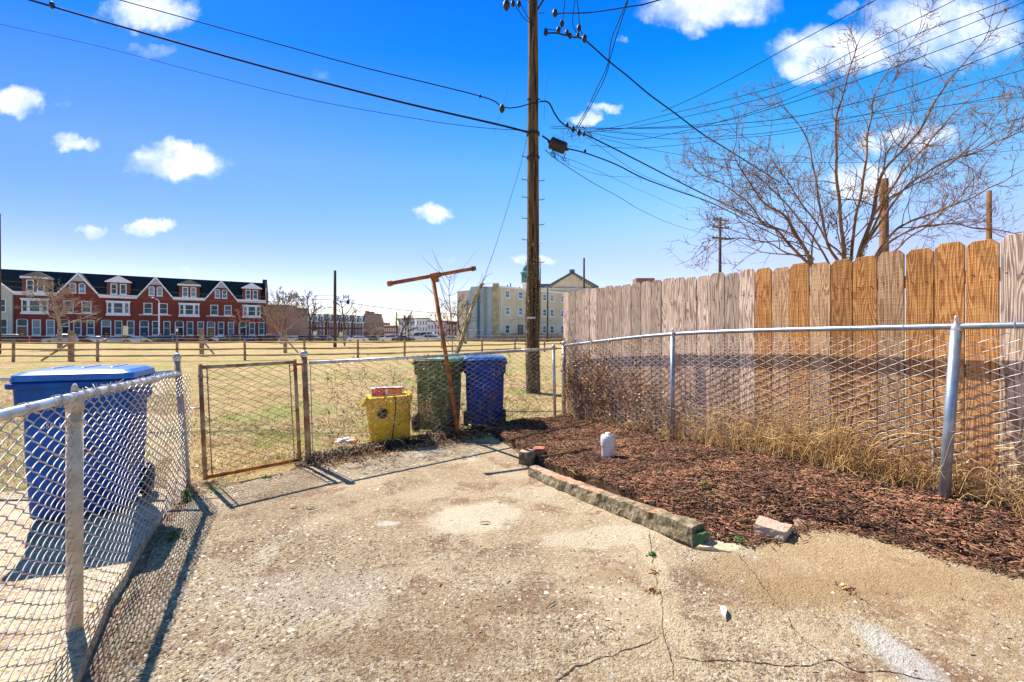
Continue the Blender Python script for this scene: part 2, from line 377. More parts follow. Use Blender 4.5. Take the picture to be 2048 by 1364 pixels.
M['wire_grey'] = simple('thin_wire', (.06, .075, .085), None, 9., .85, spec=.15)
M['rail'] = simple('split_rail_timber', (.46, .31, .19), (.22, .14, .085), 3., .92, bump=.6, bs=20, bd=.01, stretch=(.4, .4, 2))
M['brick'] = brick_mat('row_house_brick', (.27, .042, .028), (.21, .032, .021), (.25, .09, .06))
M['brick_or'] = brick_mat('dormer_brick', (.25, .055, .022), (.20, .04, .018), (.22, .10, .06))
M['brick_far'] = brick_mat('far_brick', (.22, .065, .05), (.17, .05, .04), (.3, .2, .17))
M['brick_pink'] = brick_mat('far_pale_brick', (.33, .16, .13), (.27, .13, .11), (.4, .3, .27))
M['white'] = simple('white_paint', (.90, .91, .93), (.82, .83, .86), 2., .55)
M['greyshingle'] = simple('grey_shingle', (.50, .51, .56), (.42, .43, .48), 5., .7)
M['slate'] = simple('black_slate', (.014, .022, .026), (.009, .014, .018), 1.5, .75)
M['pane'] = simple('window_pane', (.02, .055, .07), (.05, .12, .14), 1.2, .25, spec=.25, rnd=True)
M['pane_lit'] = simple('pale_pane', (.16, .36, .50), (.05, .14, .20), .9, .2, spec=.3, rnd=True)
M['cream'] = simple('cream_siding', (.62, .60, .48), (.54, .53, .43), 2., .8)
M['tan_stucco'] = simple('tan_stucco', (.74, .63, .45), (.64, .54, .38), .6, .9, bump=.2, bs=20)
M['stain'] = simple('stained_stucco', (.58, .50, .28), (.36, .31, .17), .8, .9)
M['bluebrick'] = brick_mat('pale_blue_painted_brick', (.52, .62, .68), (.46, .57, .63), (.34, .42, .47))
M['teal'] = simple('teal_panel', (.03, .12, .17), (.045, .16, .21), 1., .7)
M['tealcopper'] = simple('verdigris_copper', (.06, .33, .34), (.04, .22, .24), 2., .6)
M['greyroof'] = simple('grey_roof', (.17, .19, .22), (.13, .15, .18), 2., .8)
M['pvc'] = simple('white_plastic', (.82, .81, .78), (.70, .68, .62), 12., .4)
M['blue_bin'] = simple('blue_plastic', (.002, .095, .42), (.003, .05, .22), 2.2, .5, lo=.35, hi=.62, spec=.22, bump=.08, bs=60)
M['blue_bin2'] = simple('dark_blue_plastic', (.004, .065, .38), (.003, .035, .22), 3., .5, spec=.25)
M['bluelid'] = simple('sunbleached_blue_plastic', (.03, .17, .50), (.012, .10, .40), 5., .3)
M['green_bin'] = simple('green_plastic', (.10, .17, .05), (.05, .09, .028), 3., .55, spec=.25)
M['greenlid'] = simple('faded_green_plastic', (.28, .52, .33), (.18, .38, .22), 5., .4)
M['yellow'] = simple('yellow_plastic', (.95, .60, .005), (.88, .50, .005), 4., .7, spec=.25)
M['red'] = simple('red_card', (.62, .02, .02), (.5, .015, .015), 4., .5)
M['orange'] = simple('orange_card', (.8, .25, .03), (.7, .2, .03), 4., .5)
M['ink'] = simple('dark_ink', (.03, .025, .012), (.05, .035, .01), 9., .7)
M['guard'] = simple('yellow_guy_guard', (.62, .46, .10), (.35, .24, .12), 7., .6, lo=.45, hi=.6)
M['strawblade'] = simple('dry_grass_blade', (.80, .60, .30), (.50, .33, .13), 2.5, .8, isl=.65, hue=.015)
M['greenblade'] = simple('green_grass_blade', (.24, .42, .04), (.36, .42, .07), 1.5, .8, isl=.5, hue=.03)
M['straw'] = simple('dry_stalk', (.70, .49, .20), (.50, .30, .10), 3., .75, isl=.4)
M['vine'] = simple('dry_vine', (.34, .23, .14), (.20, .12, .07), 6., .9, isl=.35)
M['deadleaf'] = simple('dead_leaf', (.56, .36, .18), (.34, .17, .075), 5., .85, isl=.6, hue=.02)
M['darkleaf'] = simple('dark_dead_leaf', (.085, .04, .022), (.045, .022, .013), 5., .6, isl=.8, hue=.02)
M['ivy'] = simple('ivy_leaf', (.10, .12, .04), (.28, .24, .13), 8., .6, isl=.7)
M['weed'] = simple('weed_leaf', (.10, .20, .035), (.06, .13, .02), 8., .7, isl=.5)
M['moss'] = simple('moss_green_stain', (.035, .11, .035), (.10, .16, .08), 12., .95, bump=.6, bs=60)
M['stone'] = simple('pebble', (.62, .54, .44), (.36, .27, .19), 3., .85, isl=.6)
M['crack'] = simple('crack_shadow_gap', (.035, .022, .014), (.05, .03, .02), 9., 1.)
M['darkwin'] = simple('car_glass', (.012, .018, .024), (.03, .045, .055), 2., .05, spec=1.)
M['chrome'] = simple('hub_metal', (.45, .45, .46), (.3, .3, .3), 9., .3, .8)
M['lamp'] = simple('lamp_head_metal', (.30, .25, .19), (.2, .16, .12), 9., .6)
def curb_mat():
    m, t, b = base_mat('mortared_brick_curb'); v = vec(t)
    g = nd(t, 'ShaderNodeNewGeometry'); sp = nd(t, 'ShaderNodeSeparateXYZ'); t.links.new(g.outputs['Normal'], sp.inputs[0])
    mort = mixc(t, sstep(t, noi(t, v, 14., 6., .7), .38, .62), (.42, .36, .24), (.15, .115, .055))
    br = mixc(t, sstep(t, noi(t, v, 9., 5.), .4, .6), (.60, .26, .13), (.62, .44, .33))
    k = mth(t, 'MULTIPLY', sstep(t, noi(t, v, 3.1, 4., .6), .45, .54), sstep(t, sp.outputs[2], .5, .8))
    c = mixc(t, k, mort, br)
    t.links.new(c, b.inputs['Base Color']); b.inputs['Roughness'].default_value = .95
    bumpn(t, b, noi(t, v, 45., 6., .7), .9, .02)
    return m
M['curb'] = curb_mat()

# ------------------------------------------------------------------ ground sheets
def lipY(x):                                     # far edge of the grass field, where the street starts
    pts = [(-160, -12), (-90, 46), (-68, 64), (-46, 83), (-40, 86), (-10, 86), (-7, 76.5), (400, 76.5)]
    if x <= pts[0][0]: return pts[0][1]
    for (a, b), (c, d) in zip(pts, pts[1:]):
        if x <= c: return b+(d-b)*(x-a)/(c-a)
    return pts[-1][1]
def fieldz(x, y):
    z = gz(x, y)
    inyard = 1 if y < 9 else 0
    if y > 20:
        if x < -8: z -= .53*ss(y-lipY(x), .2, 2.2)
        z += .10*ss(y, 30, 60)
    return z
def sheet_ground():
    xs = sorted(set([round(v, 3) for v in np.concatenate([np.arange(-14, 14, .25), np.sign(np.arange(-60, 61))*14*np.exp(np.abs(np.arange(-60, 61))/60*5.2)])]))
    xs = sorted(set(xs+[round(v, 2) for v in np.arange(-100, -5, 2.)]))
    ys = sorted(set([round(v, 3) for v in np.concatenate([np.arange(-6, 16, .25), np.arange(16, 110, 1.), 110*np.exp(np.linspace(0, 3.6, 30)), -6*np.exp(np.linspace(0, 4, 14))])]))
    nx, ny = len(xs), len(ys); vs = []
    for y in ys:
        for x in xs:
            vs.append((x, y, fieldz(x, y)-(.05 if -3.5 < x < 4 and y < 7.5 else 0)))
    fs = [(j*nx+i, j*nx+i+1, (j+1)*nx+i+1, (j+1)*nx+i) for j in range(ny-1) for i in range(nx-1)]
    o = mk('grass_field', vs, fs, M['lawn'], smooth=True); tag(o, kind='structure')
sheet_ground()
def sheet(name, poly, mat, off, step=.2, thick=.1, zf=None, kind='structure'):
    bm = bmesh.new(); vs = [bm.verts.new((p[0], p[1], 0)) for p in poly]; bm.faces.new(vs)
    xs = [p[0] for p in poly]; ys = [p[1] for p in poly]
    for ax, (lo, hi) in ((0, (min(xs), max(xs))), (1, (min(ys), max(ys)))):
        c = math.ceil(lo/step)*step
        while c < hi:
            co = [0, 0, 0]; co[ax] = c; no = [0, 0, 0]; no[ax] = 1
            bmesh.ops.bisect_plane(bm, geom=bm.verts[:]+bm.edges[:]+bm.faces[:], plane_co=co, plane_no=no); c += step
    bm.normal_update()
    for f in bm.faces:
        if f.normal.z < 0: f.normal_flip()
    if thick:
        r = bmesh.ops.extrude_face_region(bm, geom=bm.faces[:])
        top = set(v for v in r['geom'] if isinstance(v, bmesh.types.BMVert))
    else: top = set(bm.verts)
    for v in bm.verts:
        z = (zf(v.co.x, v.co.y) if zf else gz(v.co.x, v.co.y))+off
        v.co.z = z if v in top else z-thick
    bmesh.ops.recalc_face_normals(bm, faces=bm.faces[:])
    me = bpy.data.meshes.new(name); bm.to_mesh(me); bm.free(); me.materials.append(mat)
    o = bpy.data.objects.new(name, me); col.objects.link(o); tag(o, kind=kind); WM[o.name] = Matrix.Identity(4)
    return o
def ragged(px, amp=.02, n=6, seed=0, close=True):
    rr = random.Random(seed); out = []
    pts = [G(*p) if len(p) == 2 else Vector(p) for p in px]
    m = len(pts)
    for i in range(m if close else m-1):
        a = pts[i]; b = pts[(i+1) % m]; k = max(1, int((b-a).length/.12)); k = min(k, 30)
        for j in range(k):
            p = a.lerp(b, j/k); out.append((p.x+rr.uniform(-amp, amp)*(j > 0), p.y+rr.uniform(-amp, amp)*(j > 0)))
    return out
patio_px = [(392, 988), (600, 938), (700, 915), (860, 893), (985, 872), (1035, 905), (1062, 945), (1200, 1010), (1392, 1100), (1480, 1098), (1520, 1062), (1600, 1050), (1680, 1056), (1760, 1071), (1850, 1100), (1950, 1122), (2048, 1147)]
patio_poly = ragged(patio_px, .012, close=False)+[(3.0, 2.0), (3.9, .2), (3.9, -3), (-.6, -3), (-.75, 0.), (-1.2, .95)]+ragged([(205, 1364), (240, 1210), (318, 1080), (388, 988)], .02, seed=4, close=False)
sheet('patio', patio_poly, M['concrete'], 0., .2, .08)
PADZ = .06
def GP(px, py): d = F*(EYE-PADZ)/(py-HY); return ((px-CX)/F*d, d)
pad_poly = [GP(*p) for p in [(330, 1010), (268, 1112), (250, 1150), (222, 1188), (205, 1230), (178, 1290), (150, 1364)]]+[(-1.2, .2), (-5.5, .2), (-5.6, 3.6), (-4.35, 3.86), (-3.5, 3.98), (-3.0, 3.95)]
sheet('alley_pad', pad_poly, M['pad'], PADZ, .3, .12, zf=lambda x, y: 0)
sheet('dirt_strip', [(-3.3, 4.4), (-2.5, 4.3), (-.6, .4), (-.7, -3), (-2.0, -3), (-2.1, 1.6)], simple('gravelly_dirt', (.40, .29, .21), (.20, .13, .09), 22., .95, bump=1., bs=60., bd=.03), -.006, .2, .0)
sheet('dirt_path', ragged([(585, 945), (590, 915), (700, 893), (860, 875), (975, 855), (1115, 838), (1150, 850), (1050, 915), (960, 905), (850, 905), (700, 930)], .03, seed=2), M['dirt'], -.008, .2, .0)
EDG = [(1392, 1080), (1480, 1098), (1520, 1062), (1600, 1050), (1680, 1056), (1760, 1071), (1850, 1100), (1950, 1122), (2048, 1147), (2300, 1190)]
EDP = [G(*p).xy for p in EDG]
def edist(x, y):
    p = Vector((x, y)); d = 9
    for a, b in zip(EDP, EDP[1:]):
        ab = b-a; t = max(0, min(1, (p-a).dot(ab)/ab.length_squared)); d = min(d, (p-a-ab*t).length)
    return d
def mz(x, y):
    k = ss(edist(x, y), .0, .55) if y < 3.6 else 1
    return gz(x, y)+.006+.039*k+(.3+.7*k)*(.03*noise.noise(Vector((x*2.2, y*2.2, 0)))+.012*noise.noise(Vector((x*9, y*9, 5))))
def mz_old(x, y): return gz(x, y)+.045+.03*noise.noise(Vector((x*2.2, y*2.2, 0)))+.012*noise.noise(Vector((x*9, y*9, 5)))
mulch_poly = ragged([(955, 858), (1050, 846), (1127, 838)], .03, seed=5, close=False)+[(.86, 7.62), (1.0, 7.62), (3.6, 2.4), (3.9, 1.6), (3.3, 1.6), (2.75, 2.0)]+ragged([(2048, 1135), (1950, 1110), (1850, 1090), (1760, 1060), (1680, 1046), (1600, 1040), (1545, 1045), (1500, 1085), (1440, 1088), (1405, 1068), (1225, 985), (1080, 928), (1040, 900), (985, 868)], .025, seed=6, close=False)
sheet('mulch_bed', mulch_poly, M['mulchbase'], 0, .12, .1, zf=mz)
# street, far pavement
def strip(name, pts, mat, z, wdt):
    vs = []; fs = []
    for i, p in enumerate(pts):
        a = Vector(pts[max(i-1, 0)]); b = Vector(pts[min(i+1, len(pts)-1)]); t = (b-a).normalized(); n = Vector((-t.y, t.x, 0))
        q = Vector(p); vs += [(*(q.xy), z), (*((q+n*wdt).xy), z)]
    for i in range(len(pts)-1): fs.append((2*i, 2*i+2, 2*i+3, 2*i+1))
    o = mk(name, vs, fs, mat); tag(o, kind='structure'); return o
E = Vector((.834, .551, 0)).normalized(); NRM = Vector((E.y, -E.x, 0))
A0 = Vector((-90.7, 81, 0))
strip('street', [A0+NRM*13-E*60+Vector((0, 0, 0)), A0+NRM*13+E*52, A0+NRM*13+E*52+Vector((75, 4, 0))], M['asphalt'], -.38, 10)
strip('pavement', [A0+NRM*3.2-E*60, A0+NRM*3.2+E*45], M['sidewalk'], -.27, 3.3)

# ------------------------------------------------------------------ scatter stuff (numpy)
rng = np.random.default_rng(5)
def in_poly(x, y, poly):
    inside = np.zeros(len(x), bool); n = len(poly)
    for i in range(n):
        x1, y1 = poly[i]; x2, y2 = poly[(i+1) % n]
        if y1 == y2: continue
        c = ((y1 > y) != (y2 > y)) & (x < (x2-x1)*(y-y1)/(y2-y1)+x1); inside ^= c
    return inside
def npmesh(name, v, f, mat, kind='stuff', label=None):
    me = bpy.data.meshes.new(name); nv, nf, k = len(v), len(f), f.shape[1]
    me.vertices.add(nv); me.vertices.foreach_set('co', v.astype(np.float32).ravel())
    me.loops.add(nf*k); me.loops.foreach_set('vertex_index', f.astype(np.int32).ravel())
    me.polygons.add(nf); me.polygons.foreach_set('loop_start', np.arange(0, nf*k, k, dtype=np.int32))
    me.update(calc_edges=True); me.validate()
    me.materials.append(mat); o = bpy.data.objects.new(name, me); col.objects.link(o); tag(o, label, kind=kind); return o
def zs(fn, x, y): return np.array([fn(a, b) for a, b in zip(x, y)])
def blades(name, x, y, h0, h1, wd, lean, mat, zf=gz, label=None):
    n = len(x); z = zs(zf, x, y)-.004; h = rng.uniform(h0, h1, n); a = rng.uniform(0, 2*np.pi, n); b = rng.uniform(0, 2*np.pi, n)
    L = rng.uniform(.2, lean, n)*h
    base = np.stack([x, y, z], 1); side = np.stack([np.cos(a), np.sin(a), 0*a], 1)*(wd/2)
    mid = base+np.stack([np.cos(b)*L*.4, np.sin(b)*L*.4, h*.6], 1); tip = base+np.stack([np.cos(b)*L*1.3, np.sin(b)*L*1.3, h*rng.uniform(.6, 1, n)], 1)
    v = np.stack([base-side, base+side, mid+side*.7, mid-side*.7, tip], 1).reshape(-1, 3)
    i = np.arange(n)[:, None]*5
    f = np.concatenate([i+np.array([[0, 1, 2]]), i+np.array([[0, 2, 3]]), i+np.array([[3, 2, 4]])])
    return npmesh(name, v, f, mat, label=label)
def field_pts(n, ymax=26., power=1.7):
    y = 3.6+(ymax-3.6)*rng.random(n)**power; x = (rng.random(n)*2-1)*1.18*y
    return x, y
fence_a = np.array([-2.99, 4.21]); gate_b = np.array([-2.23, 4.98]); corner = np.array([.86, 7.6])
def beyond_fence(x, y):
    k = (x > -2.6)
    m1 = (y > gate_b[1]+(x-gate_b[0])*(7.6-4.98)/(.86+2.23)+.02)        # behind back fence line
    left = (x <= -2.6) & (y > 4.0) & ~in_poly(x, y, pad_poly)
    m2 = left | (k & m1)
    return m2 & ~((x > .86) & (y < 7.7)) & ~in_poly(x, y, pad_poly)
x, y = field_pts(150000); m = beyond_fence(x, y); x, y = x[m], y[m]
def patch(x, y, s, k=0): return np.array([noise.noise(Vector((a*s, b*s, k))) for a, b in zip(x, y)])
pt = patch(x, y, .7)
blades('dry_grass', x[pt < .12], y[pt < .12], .015, .055, .006, 2.4, M['strawblade'])
g = pt >= .0; sel = g & (rng.random(len(x)) < .9)
blades('green_grass', x[sel], y[sel], .012, .04, .006, 2., M['greenblade'])
tx, ty = field_pts(900, 16.); k = beyond_fence(tx, ty) & (ty > 4.5); tx, ty = tx[k], ty[k]
tx = np.repeat(tx, 26)+rng.normal(0, .035, len(tx)*26); ty = np.repeat(ty, 26)+rng.normal(0, .035, len(ty)*26)
blades('grass_tufts', tx, ty, .03, .11, .005, 1.6, M['strawblade'])
def chips(name, x, y, zf, l0, l1, w0, w1, t0, mat, tilt=.35, lift=.0, label=None, kind='stuff'):
    n = len(x); z = zs(zf, x, y)+rng.uniform(0, lift, n)
    a = rng.uniform(0, 2*np.pi, n); e = rng.normal(0, tilt, n); L = rng.uniform(l0, l1, n)/2; W = rng.uniform(w0, w1, n)/2; T = rng.uniform(.5, 1, n)*t0
    d = np.stack([np.cos(a)*np.cos(e), np.sin(a)*np.cos(e), np.sin(e)], 1); s = np.stack([-np.sin(a), np.cos(a), rng.normal(0, .3, n)], 1)
    u = np.cross(d, s); c = np.stack([x, y, z], 1)
    D = d*L[:, None]; S = s*W[:, None]; U = u*T[:, None]
    v = np.stack([c-D-S*.5, c-D+S*.6, c-D*.9+U, c+D-S*.7, c+D*.95+S*.4, c+D*.8+U*.8], 1).reshape(-1, 3)
    i = np.arange(n)[:, None]*6
    f = np.concatenate([i+np.array([q]) for q in ([0, 1, 4], [0, 4, 3], [1, 2, 5], [1, 5, 4], [2, 0, 3], [2, 3, 5], [0, 2, 1], [3, 4, 5])])
    return npmesh(name, v, f, mat, kind, label)
def rand_in(poly, n):
    p = np.array(poly); lo = p.min(0); hi = p.max(0); out = []
    x = rng.uniform(lo[0], hi[0], n*3); y = rng.uniform(lo[1], hi[1], n*3); k = in_poly(x, y, poly)
    return x[k][:n], y[k][:n]
mx, my = rand_in(mulch_poly, 42000)
_e = np.array([edist(a, b) if b < 3.6 else 1. for a, b in zip(mx, my)]); _k = rng.random(len(mx)) < np.clip(.25+_e/.22, 0, 1); mx, my = mx[_k], my[_k]
chips('mulch', mx, my, lambda a, b: mz(a, b)+.004, .02, .09, .004, .014, .008, M['mulch'], .26, .02)
k = rng.random(len(mx)) < .12
chips('mulch', mx[k]+.01, my[k], lambda a, b: mz(a, b)+.012, .02, .07, .003, .009, .005, M['mulch_tan'], .25, .014)
sp = ragged([(975, 868), (1040, 905)], .01, seed=1, close=False)
# spill of chips and debris over the patio
px_, py_ = rand_in(patio_poly, 2600)
dd = px_*0+9
k = (px_ > -.2) & (rng.random(len(px_)) < .22)
chips('scattered_mulch', px_[k], py_[k], lambda a, b: gz(a, b)+.002, .006, .026, .002, .006, .003, M['mulch'], .1)
# spill near the mulch edge
ex, ey = [], []
ed = [G(*p) for p in [(1500, 1090), (1560, 1075), (1620, 1052), (1700, 1060), (1780, 1080), (1860, 1106), (1950, 1128), (2048, 1152)]]
for a, b in zip(ed, ed[1:]):
    for _ in range(130):
        q = a.lerp(b, random.random()); ex.append(q.x+random.gauss(0, .035)); ey.append(q.y+random.gauss(0, .035))
chips('edge_mulch', np.array(ex), np.array(ey), lambda a, b: gz(a, b)+.006, .02, .06, .004, .011, .006, M['mulch'], .2, .012)
# gravel on the patio
px_, py_ = rand_in(patio_poly, 34000)
k = (py_ > .9) & (patch(px_, py_, .9, 7) > -.28) & (np.abs(px_) < 1.25*py_)
px_, py_ = px_[k], py_[k]
k = rng.random(len(px_)) < np.clip(.18+.9*(py_ < 2.6)*(px_ < .6)+.55*(px_ < -.9)+.5*(py_ < 1.9), 0, 1)*np.where(px_ > 1.1, .35, 1.)
px_, py_ = px_[k], py_[k]
def pebbles(name, x, y, zf, r0, r1, mat, label=None):
    n = len(x); z = zs(zf, x, y); r = r0+(r1-r0)*rng.random(n)**4
    c = np.stack([x, y, z], 1); a0 = rng.uniform(0, 6.28, n); vs = []
    for j in range(6):
        a = a0+j*np.pi/3; rr = r*rng.uniform(.6, 1.1, n); vs.append(c+np.stack([np.cos(a)*rr, np.sin(a)*rr, -0.001+0*a], 1))
    vs.append(c+np.stack([rng.normal(0, .2, n)*r, rng.normal(0, .2, n)*r, r*rng.uniform(.25, .6, n)], 1))
    v = np.stack(vs, 1).reshape(-1, 3); i = np.arange(n)[:, None]*7
    f = np.concatenate([i+np.array([[j, (j+1) % 6, 6]]) for j in range(6)])
    return npmesh(name, v, f, mat, label=label)
pebbles('gravel', px_, py_, gz, .002, .0145, M['stone'])
k = (rng.random(len(px_)) < .10) & (px_ < .8)
pebbles('flat_stones', px_[k]+.01, py_[k]+.01, gz, .006, .022, M['stone'])
k = (rng.random(len(px_)) < .28) & (py_ < 3.2)
chips('grit', px_[k]+.02, py_[k], lambda a, b: gz(a, b)+.001, .006, .022, .003, .008, .004, M['darkleaf'], .1)
gx, gy = rand_in([(-2.95, 4.3), (-2.5, 4.2), (-1.2, 1.7), (-.9, .6), (-1.5, .6), (-1.95, 1.9)], 3500)
pebbles('loose_gravel', gx, gy, lambda a, b: -.010, .004, .02, M['stone'])
def leaves(name, x, y, z, size, mat, label=None, kind='stuff', parent=None, flat=.5):
    n = len(x); c = np.stack([x, y, z], 1)
    d = rng.normal(0, 1, (n, 3)); d[:, 2] *= flat; d /= np.linalg.norm(d, axis=1)[:, None]
    s = np.cross(d, rng.normal(0, 1, (n, 3))+np.array([0, 0, 1.5])); s /= np.linalg.norm(s, axis=1)[:, None]
    u = np.cross(d, s); L = size*rng.uniform(.5, 1.1, n)[:, None]
    v = np.stack([c-d*L*.5, c+s*L*.28+u*L*.12, c+d*L*.5, c-s*L*.28+u*L*.12], 1).reshape(-1, 3)
    i = np.arange(n)[:, None]*4; f = np.concatenate([i+np.array([[0, 1, 2]]), i+np.array([[0, 2, 3]])])
    o = npmesh(name, v, f, mat, kind, label)
    if parent is not None:
        o.parent = parent; o.data.transform(Matrix.Translation(-parent.location)); del o['kind']
    return o

# ------------------------------------------------------------------ chain link fences
def chain(mb, a, b, zb, zt, pitch=.07, wr=.0022, sag=.0, samples=4, nrm=None, seed=0, rough=.0):
    """a,b: xy ends; zb/zt: functions of t (0..1) for bottom and top heights"""
    a = Vector((*a, 0)); b = Vector((*b, 0)); L = (b-a).length; d = (b-a).normalized(); n = Vector((-d.y, d.x, 0))
    cnt = int(L/pitch); am = pitch/2*1.03; hp = pitch/2
    for i in range(cnt+1):
        s0 = i*pitch; t = min(1, s0/L); z0 = zb(t); z1 = zt(t); ph = i % 2
        nh = int((z1-z0)/hp); pts = []
        for k in range(nh*samples+1):
            f = k/samples; fr = f*math.pi
            tri = math.asin(.965*math.cos(fr))/math.asin(.965)*(1 if ph else -1)
            dn = math.sin(fr)*wr*1.5*(1 if ph else -1)*(1)
            z = z1-f*hp
            s = s0+tri*am
            w_ = rough*noise.noise(Vector((s*2.2+seed, z*2.2, seed)))
            if sag: w_ += sag*math.sin(min(1, max(0, (z1-z)/(z1-z0)))*math.pi)*math.sin(t*math.pi*2.3+1)
            p = a+d*s+n*(dn+w_); p.z = z+rough*.35*noise.noise(Vector((s*3+9, z*3, seed)))
            pts.append(p)
        mb.tube(pts, wr, 4, cap=False)
def postgeo(mb, base, top, r, capr=1.15, ball=False):
    base = Vector(base); top = Vector(top); mb.tube([base, top], r, 14)
    d = (top-base).normalized(); Mx = d.to_track_quat('Z', 'Y').to_matrix()
    return Mx
def dome_cap(name, p, r, parent, mat, d=Vector((0, 0, 1)), tip=False):
    m = MB(); Mx = d.normalized().to_track_quat('Z', 'Y').to_matrix()
    pr = [(r*1.12, -.03), (r*1.16, -.028), (r*1.16, -.004), (r*1.3, -.002), (r*1.3, .006), (r*1.1, .02), (r*.8, .034), (r*.35, .042)]
    if tip: pr = [(r*1.06, -.05), (r*1.1, -.01), (r*.9, .008), (r*.5, .02), (r*.42, .05), (r*.4, .06), (r*.15, .075)]
    m.lathe(p, pr, 14, Mx); return m.build(name, mat, parent, True)
def band(mb, p, r, d=Vector((0, 0, 1)), h=.022):
    Mx = d.normalized().to_track_quat('Z', 'Y').to_matrix(); mb.lathe(p, [(r*1.03, -h/2), (r*1.16, -h/2), (r*1.16, h/2), (r*1.03, h/2)], 14, Mx)
def ties(parent, a, b, n, r, mat, seed=0):
    rr = random.Random(seed); m = MB(); a = Vector(a); b = Vector(b); d = (b-a).normalized()
    Mx = d.to_track_quat('Z', 'Y').to_matrix()
    for i in range(n):
        p = a.lerp(b, (i+.5+rr.uniform(-.2, .2))/n); pts = []
        for k in range(15):
            an = k/14*2*math.pi*1.15+rr.random()*.1; pts.append(p+Mx@Vector((math.cos(an)*r*1.18, math.sin(an)*r*1.18, (k/14-.5)*.02)))
        pts.append(pts[-1]+Vector((0, 0, -.05)))
        m.tube(pts, .0022, 4)
    return m.build('tie_wire', mat, parent)
# --- left fence
LA = Vector((-2.99, 4.21)); LB = Vector((-1.96, 2.06)); LD = (LB-LA).normalized(); LC = LB+LD*2.2
t_ = thing('chain_link_fence', (LB.x, LB.y, 0), 'silver chain link fence before the large blue bin, with a tan painted post', 'fence', 'chain link fences around the yard')
LLEN = (LC-LA).length; RZ = lambda t: 1.035+.085*min(1.3, t*LLEN/2.384)
m = MB(); chain(m, LA, LC, lambda t: .0, lambda t: RZ(t)-.012+.01*math.sin(t*40), .056, .0028, .02, 6, rough=.018, seed=3); m.build('chain_mesh', M['mesh_left'], t_, True)
topL = [Vector((LA.x-.09, LA.y, RZ(0))), Vector((LB.x-.01, LB.y, RZ(2.384/LLEN))), Vector((LC.x, LC.y, RZ(1)))]
m = MB(); m.tube(topL, .019, 16); m.build('top_rail', M['steel_light'], t_, True)
m = MB(); m.tube([Vector((LB.x-.03, LB.y+.01, -.1)), Vector((LB.x-.02, LB.y, 1.08))], .03, 18); band(m, (LB.x-.02, LB.y, 1.0), .03); m.build('post', M['tanpost'], t_, True)
dome_cap('post_cap', Vector((LB.x-.02, LB.y, 1.10)), .030, t_, M['tanpost'], tip=True)
gpb = Vector((LA.x-.02, LA.y+.02, -.08)); gpt = Vector((LA.x-.125, LA.y+.02, 1.17))
m = MB(); m.tube([gpb, gpt], .027, 16)
for z in (.12, .38, .75, .98): q = gpb.lerp(gpt, (z+.08)/1.25); band(m, q, .027)
m.build('post', simple('tan_gate_post', (.52, .42, .30), (.26, .13, .07), 4., .6, lo=.5, hi=.7), t_, True)
dome_cap('post_cap', gpt+Vector((0, 0, .01)), .028, t_, M['steel_light'])
m = MB(); m.tube([Vector((gpt.x, gpt.y, 1.05)), Vector((gpt.x-1.0, gpt.y-.02, .98)), Vector((gpt.x-2.6, gpt.y-.02, .99))], .018, 12); m.build('top_rail', M['steel_light'], t_, True)
m = MB(); chain(m, (gpt.x-2.5, gpt.y-.02), (gpt.x, gpt.y-.02), lambda t: .02, lambda t: .97, .07, .0018, 0, 3); m.build('chain_mesh', M['mesh_left'], t_, True)
ties(t_, topL[0], topL[1], 16, .021, M['mesh_left'], 1); ties(t_, topL[1], topL[2], 8, .021, M['mesh_left'], 2)
m = MB(); rr = random.Random(3)
for i in range(70):                              # bent barb ends twisted over the rail
    t = i/69; p = topL[0].lerp(topL[1], t*1.25) if t < .8 else topL[1].lerp(topL[2], (t-.8)*3)
    q = [p+Vector((rr.uniform(-.02, .02), rr.uniform(-.02, .02), -.03)), p+Vector((rr.uniform(-.03, .03), rr.uniform(-.03, .03), .01)), p+Vector((rr.uniform(-.03, .03), rr.uniform(-.03, .03), rr.uniform(.015, .04)))]
    m.tube(smooth_path(q, 3), .0022, 4)
m.build('wire_ends', M['mesh_left'], t_)
# --- gate
ga = Vector((-2.905, 4.31, 0)); gb = Vector((-2.30, 4.93, 0))
g_ = thing('gate', tuple(ga), 'rusty tan chain link gate between the two gate posts, wire dark with rust', 'gate')
ga0 = ga+Vector((0, 0, .02)); ga1 = ga+Vector((-.05, 0, 1.115)); gb0 = gb+Vector((0, 0, .02)); gb1 = gb+Vector((-.055, 0, 1.125))
for a_, b_ in ((ga0, ga1), (gb0, gb1)):
    m = MB(); m.tube([a_, b_], .019, 12)
    for f_ in (.07, .5, .9): band(m, a_.lerp(b_, f_), .02)
    m.build('upright', M['rust_tan'], g_, True)
m = MB(); m.tube([ga1+Vector((0, 0, -.03)), gb1+Vector((0, 0, -.03))], .019, 12); m.build('top_bar', M['rust_tan'], g_, True)
m = MB(); m.tube([ga0+Vector((0, 0, .02)), gb0+Vector((0, 0, .02))], .019, 12); m.build('bottom_bar', M['rust'], g_, True)
gd = (gb-ga).normalized()
for a_, b_, s_ in ((ga0, ga1, 1), (gb0, gb1, -1)):
    m = MB(); q0 = a_+gd*.055*s_+Vector((0, 0, .04)); q1 = b_+gd*.055*s_+Vector((0, 0, -.04)); m.tube([q0, q1], .006, 6)
    for f_ in (.07, .5, .9): m.tube([a_.lerp(b_, f_), q0.lerp(q1, f_)+gd*.012*s_], .006, 6)
    m.build('tension_bar', M['rust_tan'], g_, True)
m = MB(); chain(m, (ga+gd*.05+Vector((-.02, 0, 0))).xy, (gb-gd*.05+Vector((-.02, 0, 0))).xy, lambda t: .06, lambda t: 1.07, .066, .0024, .0, 4, rough=.01); m.build('chain_mesh', M['mesh_dark'], g_, True)
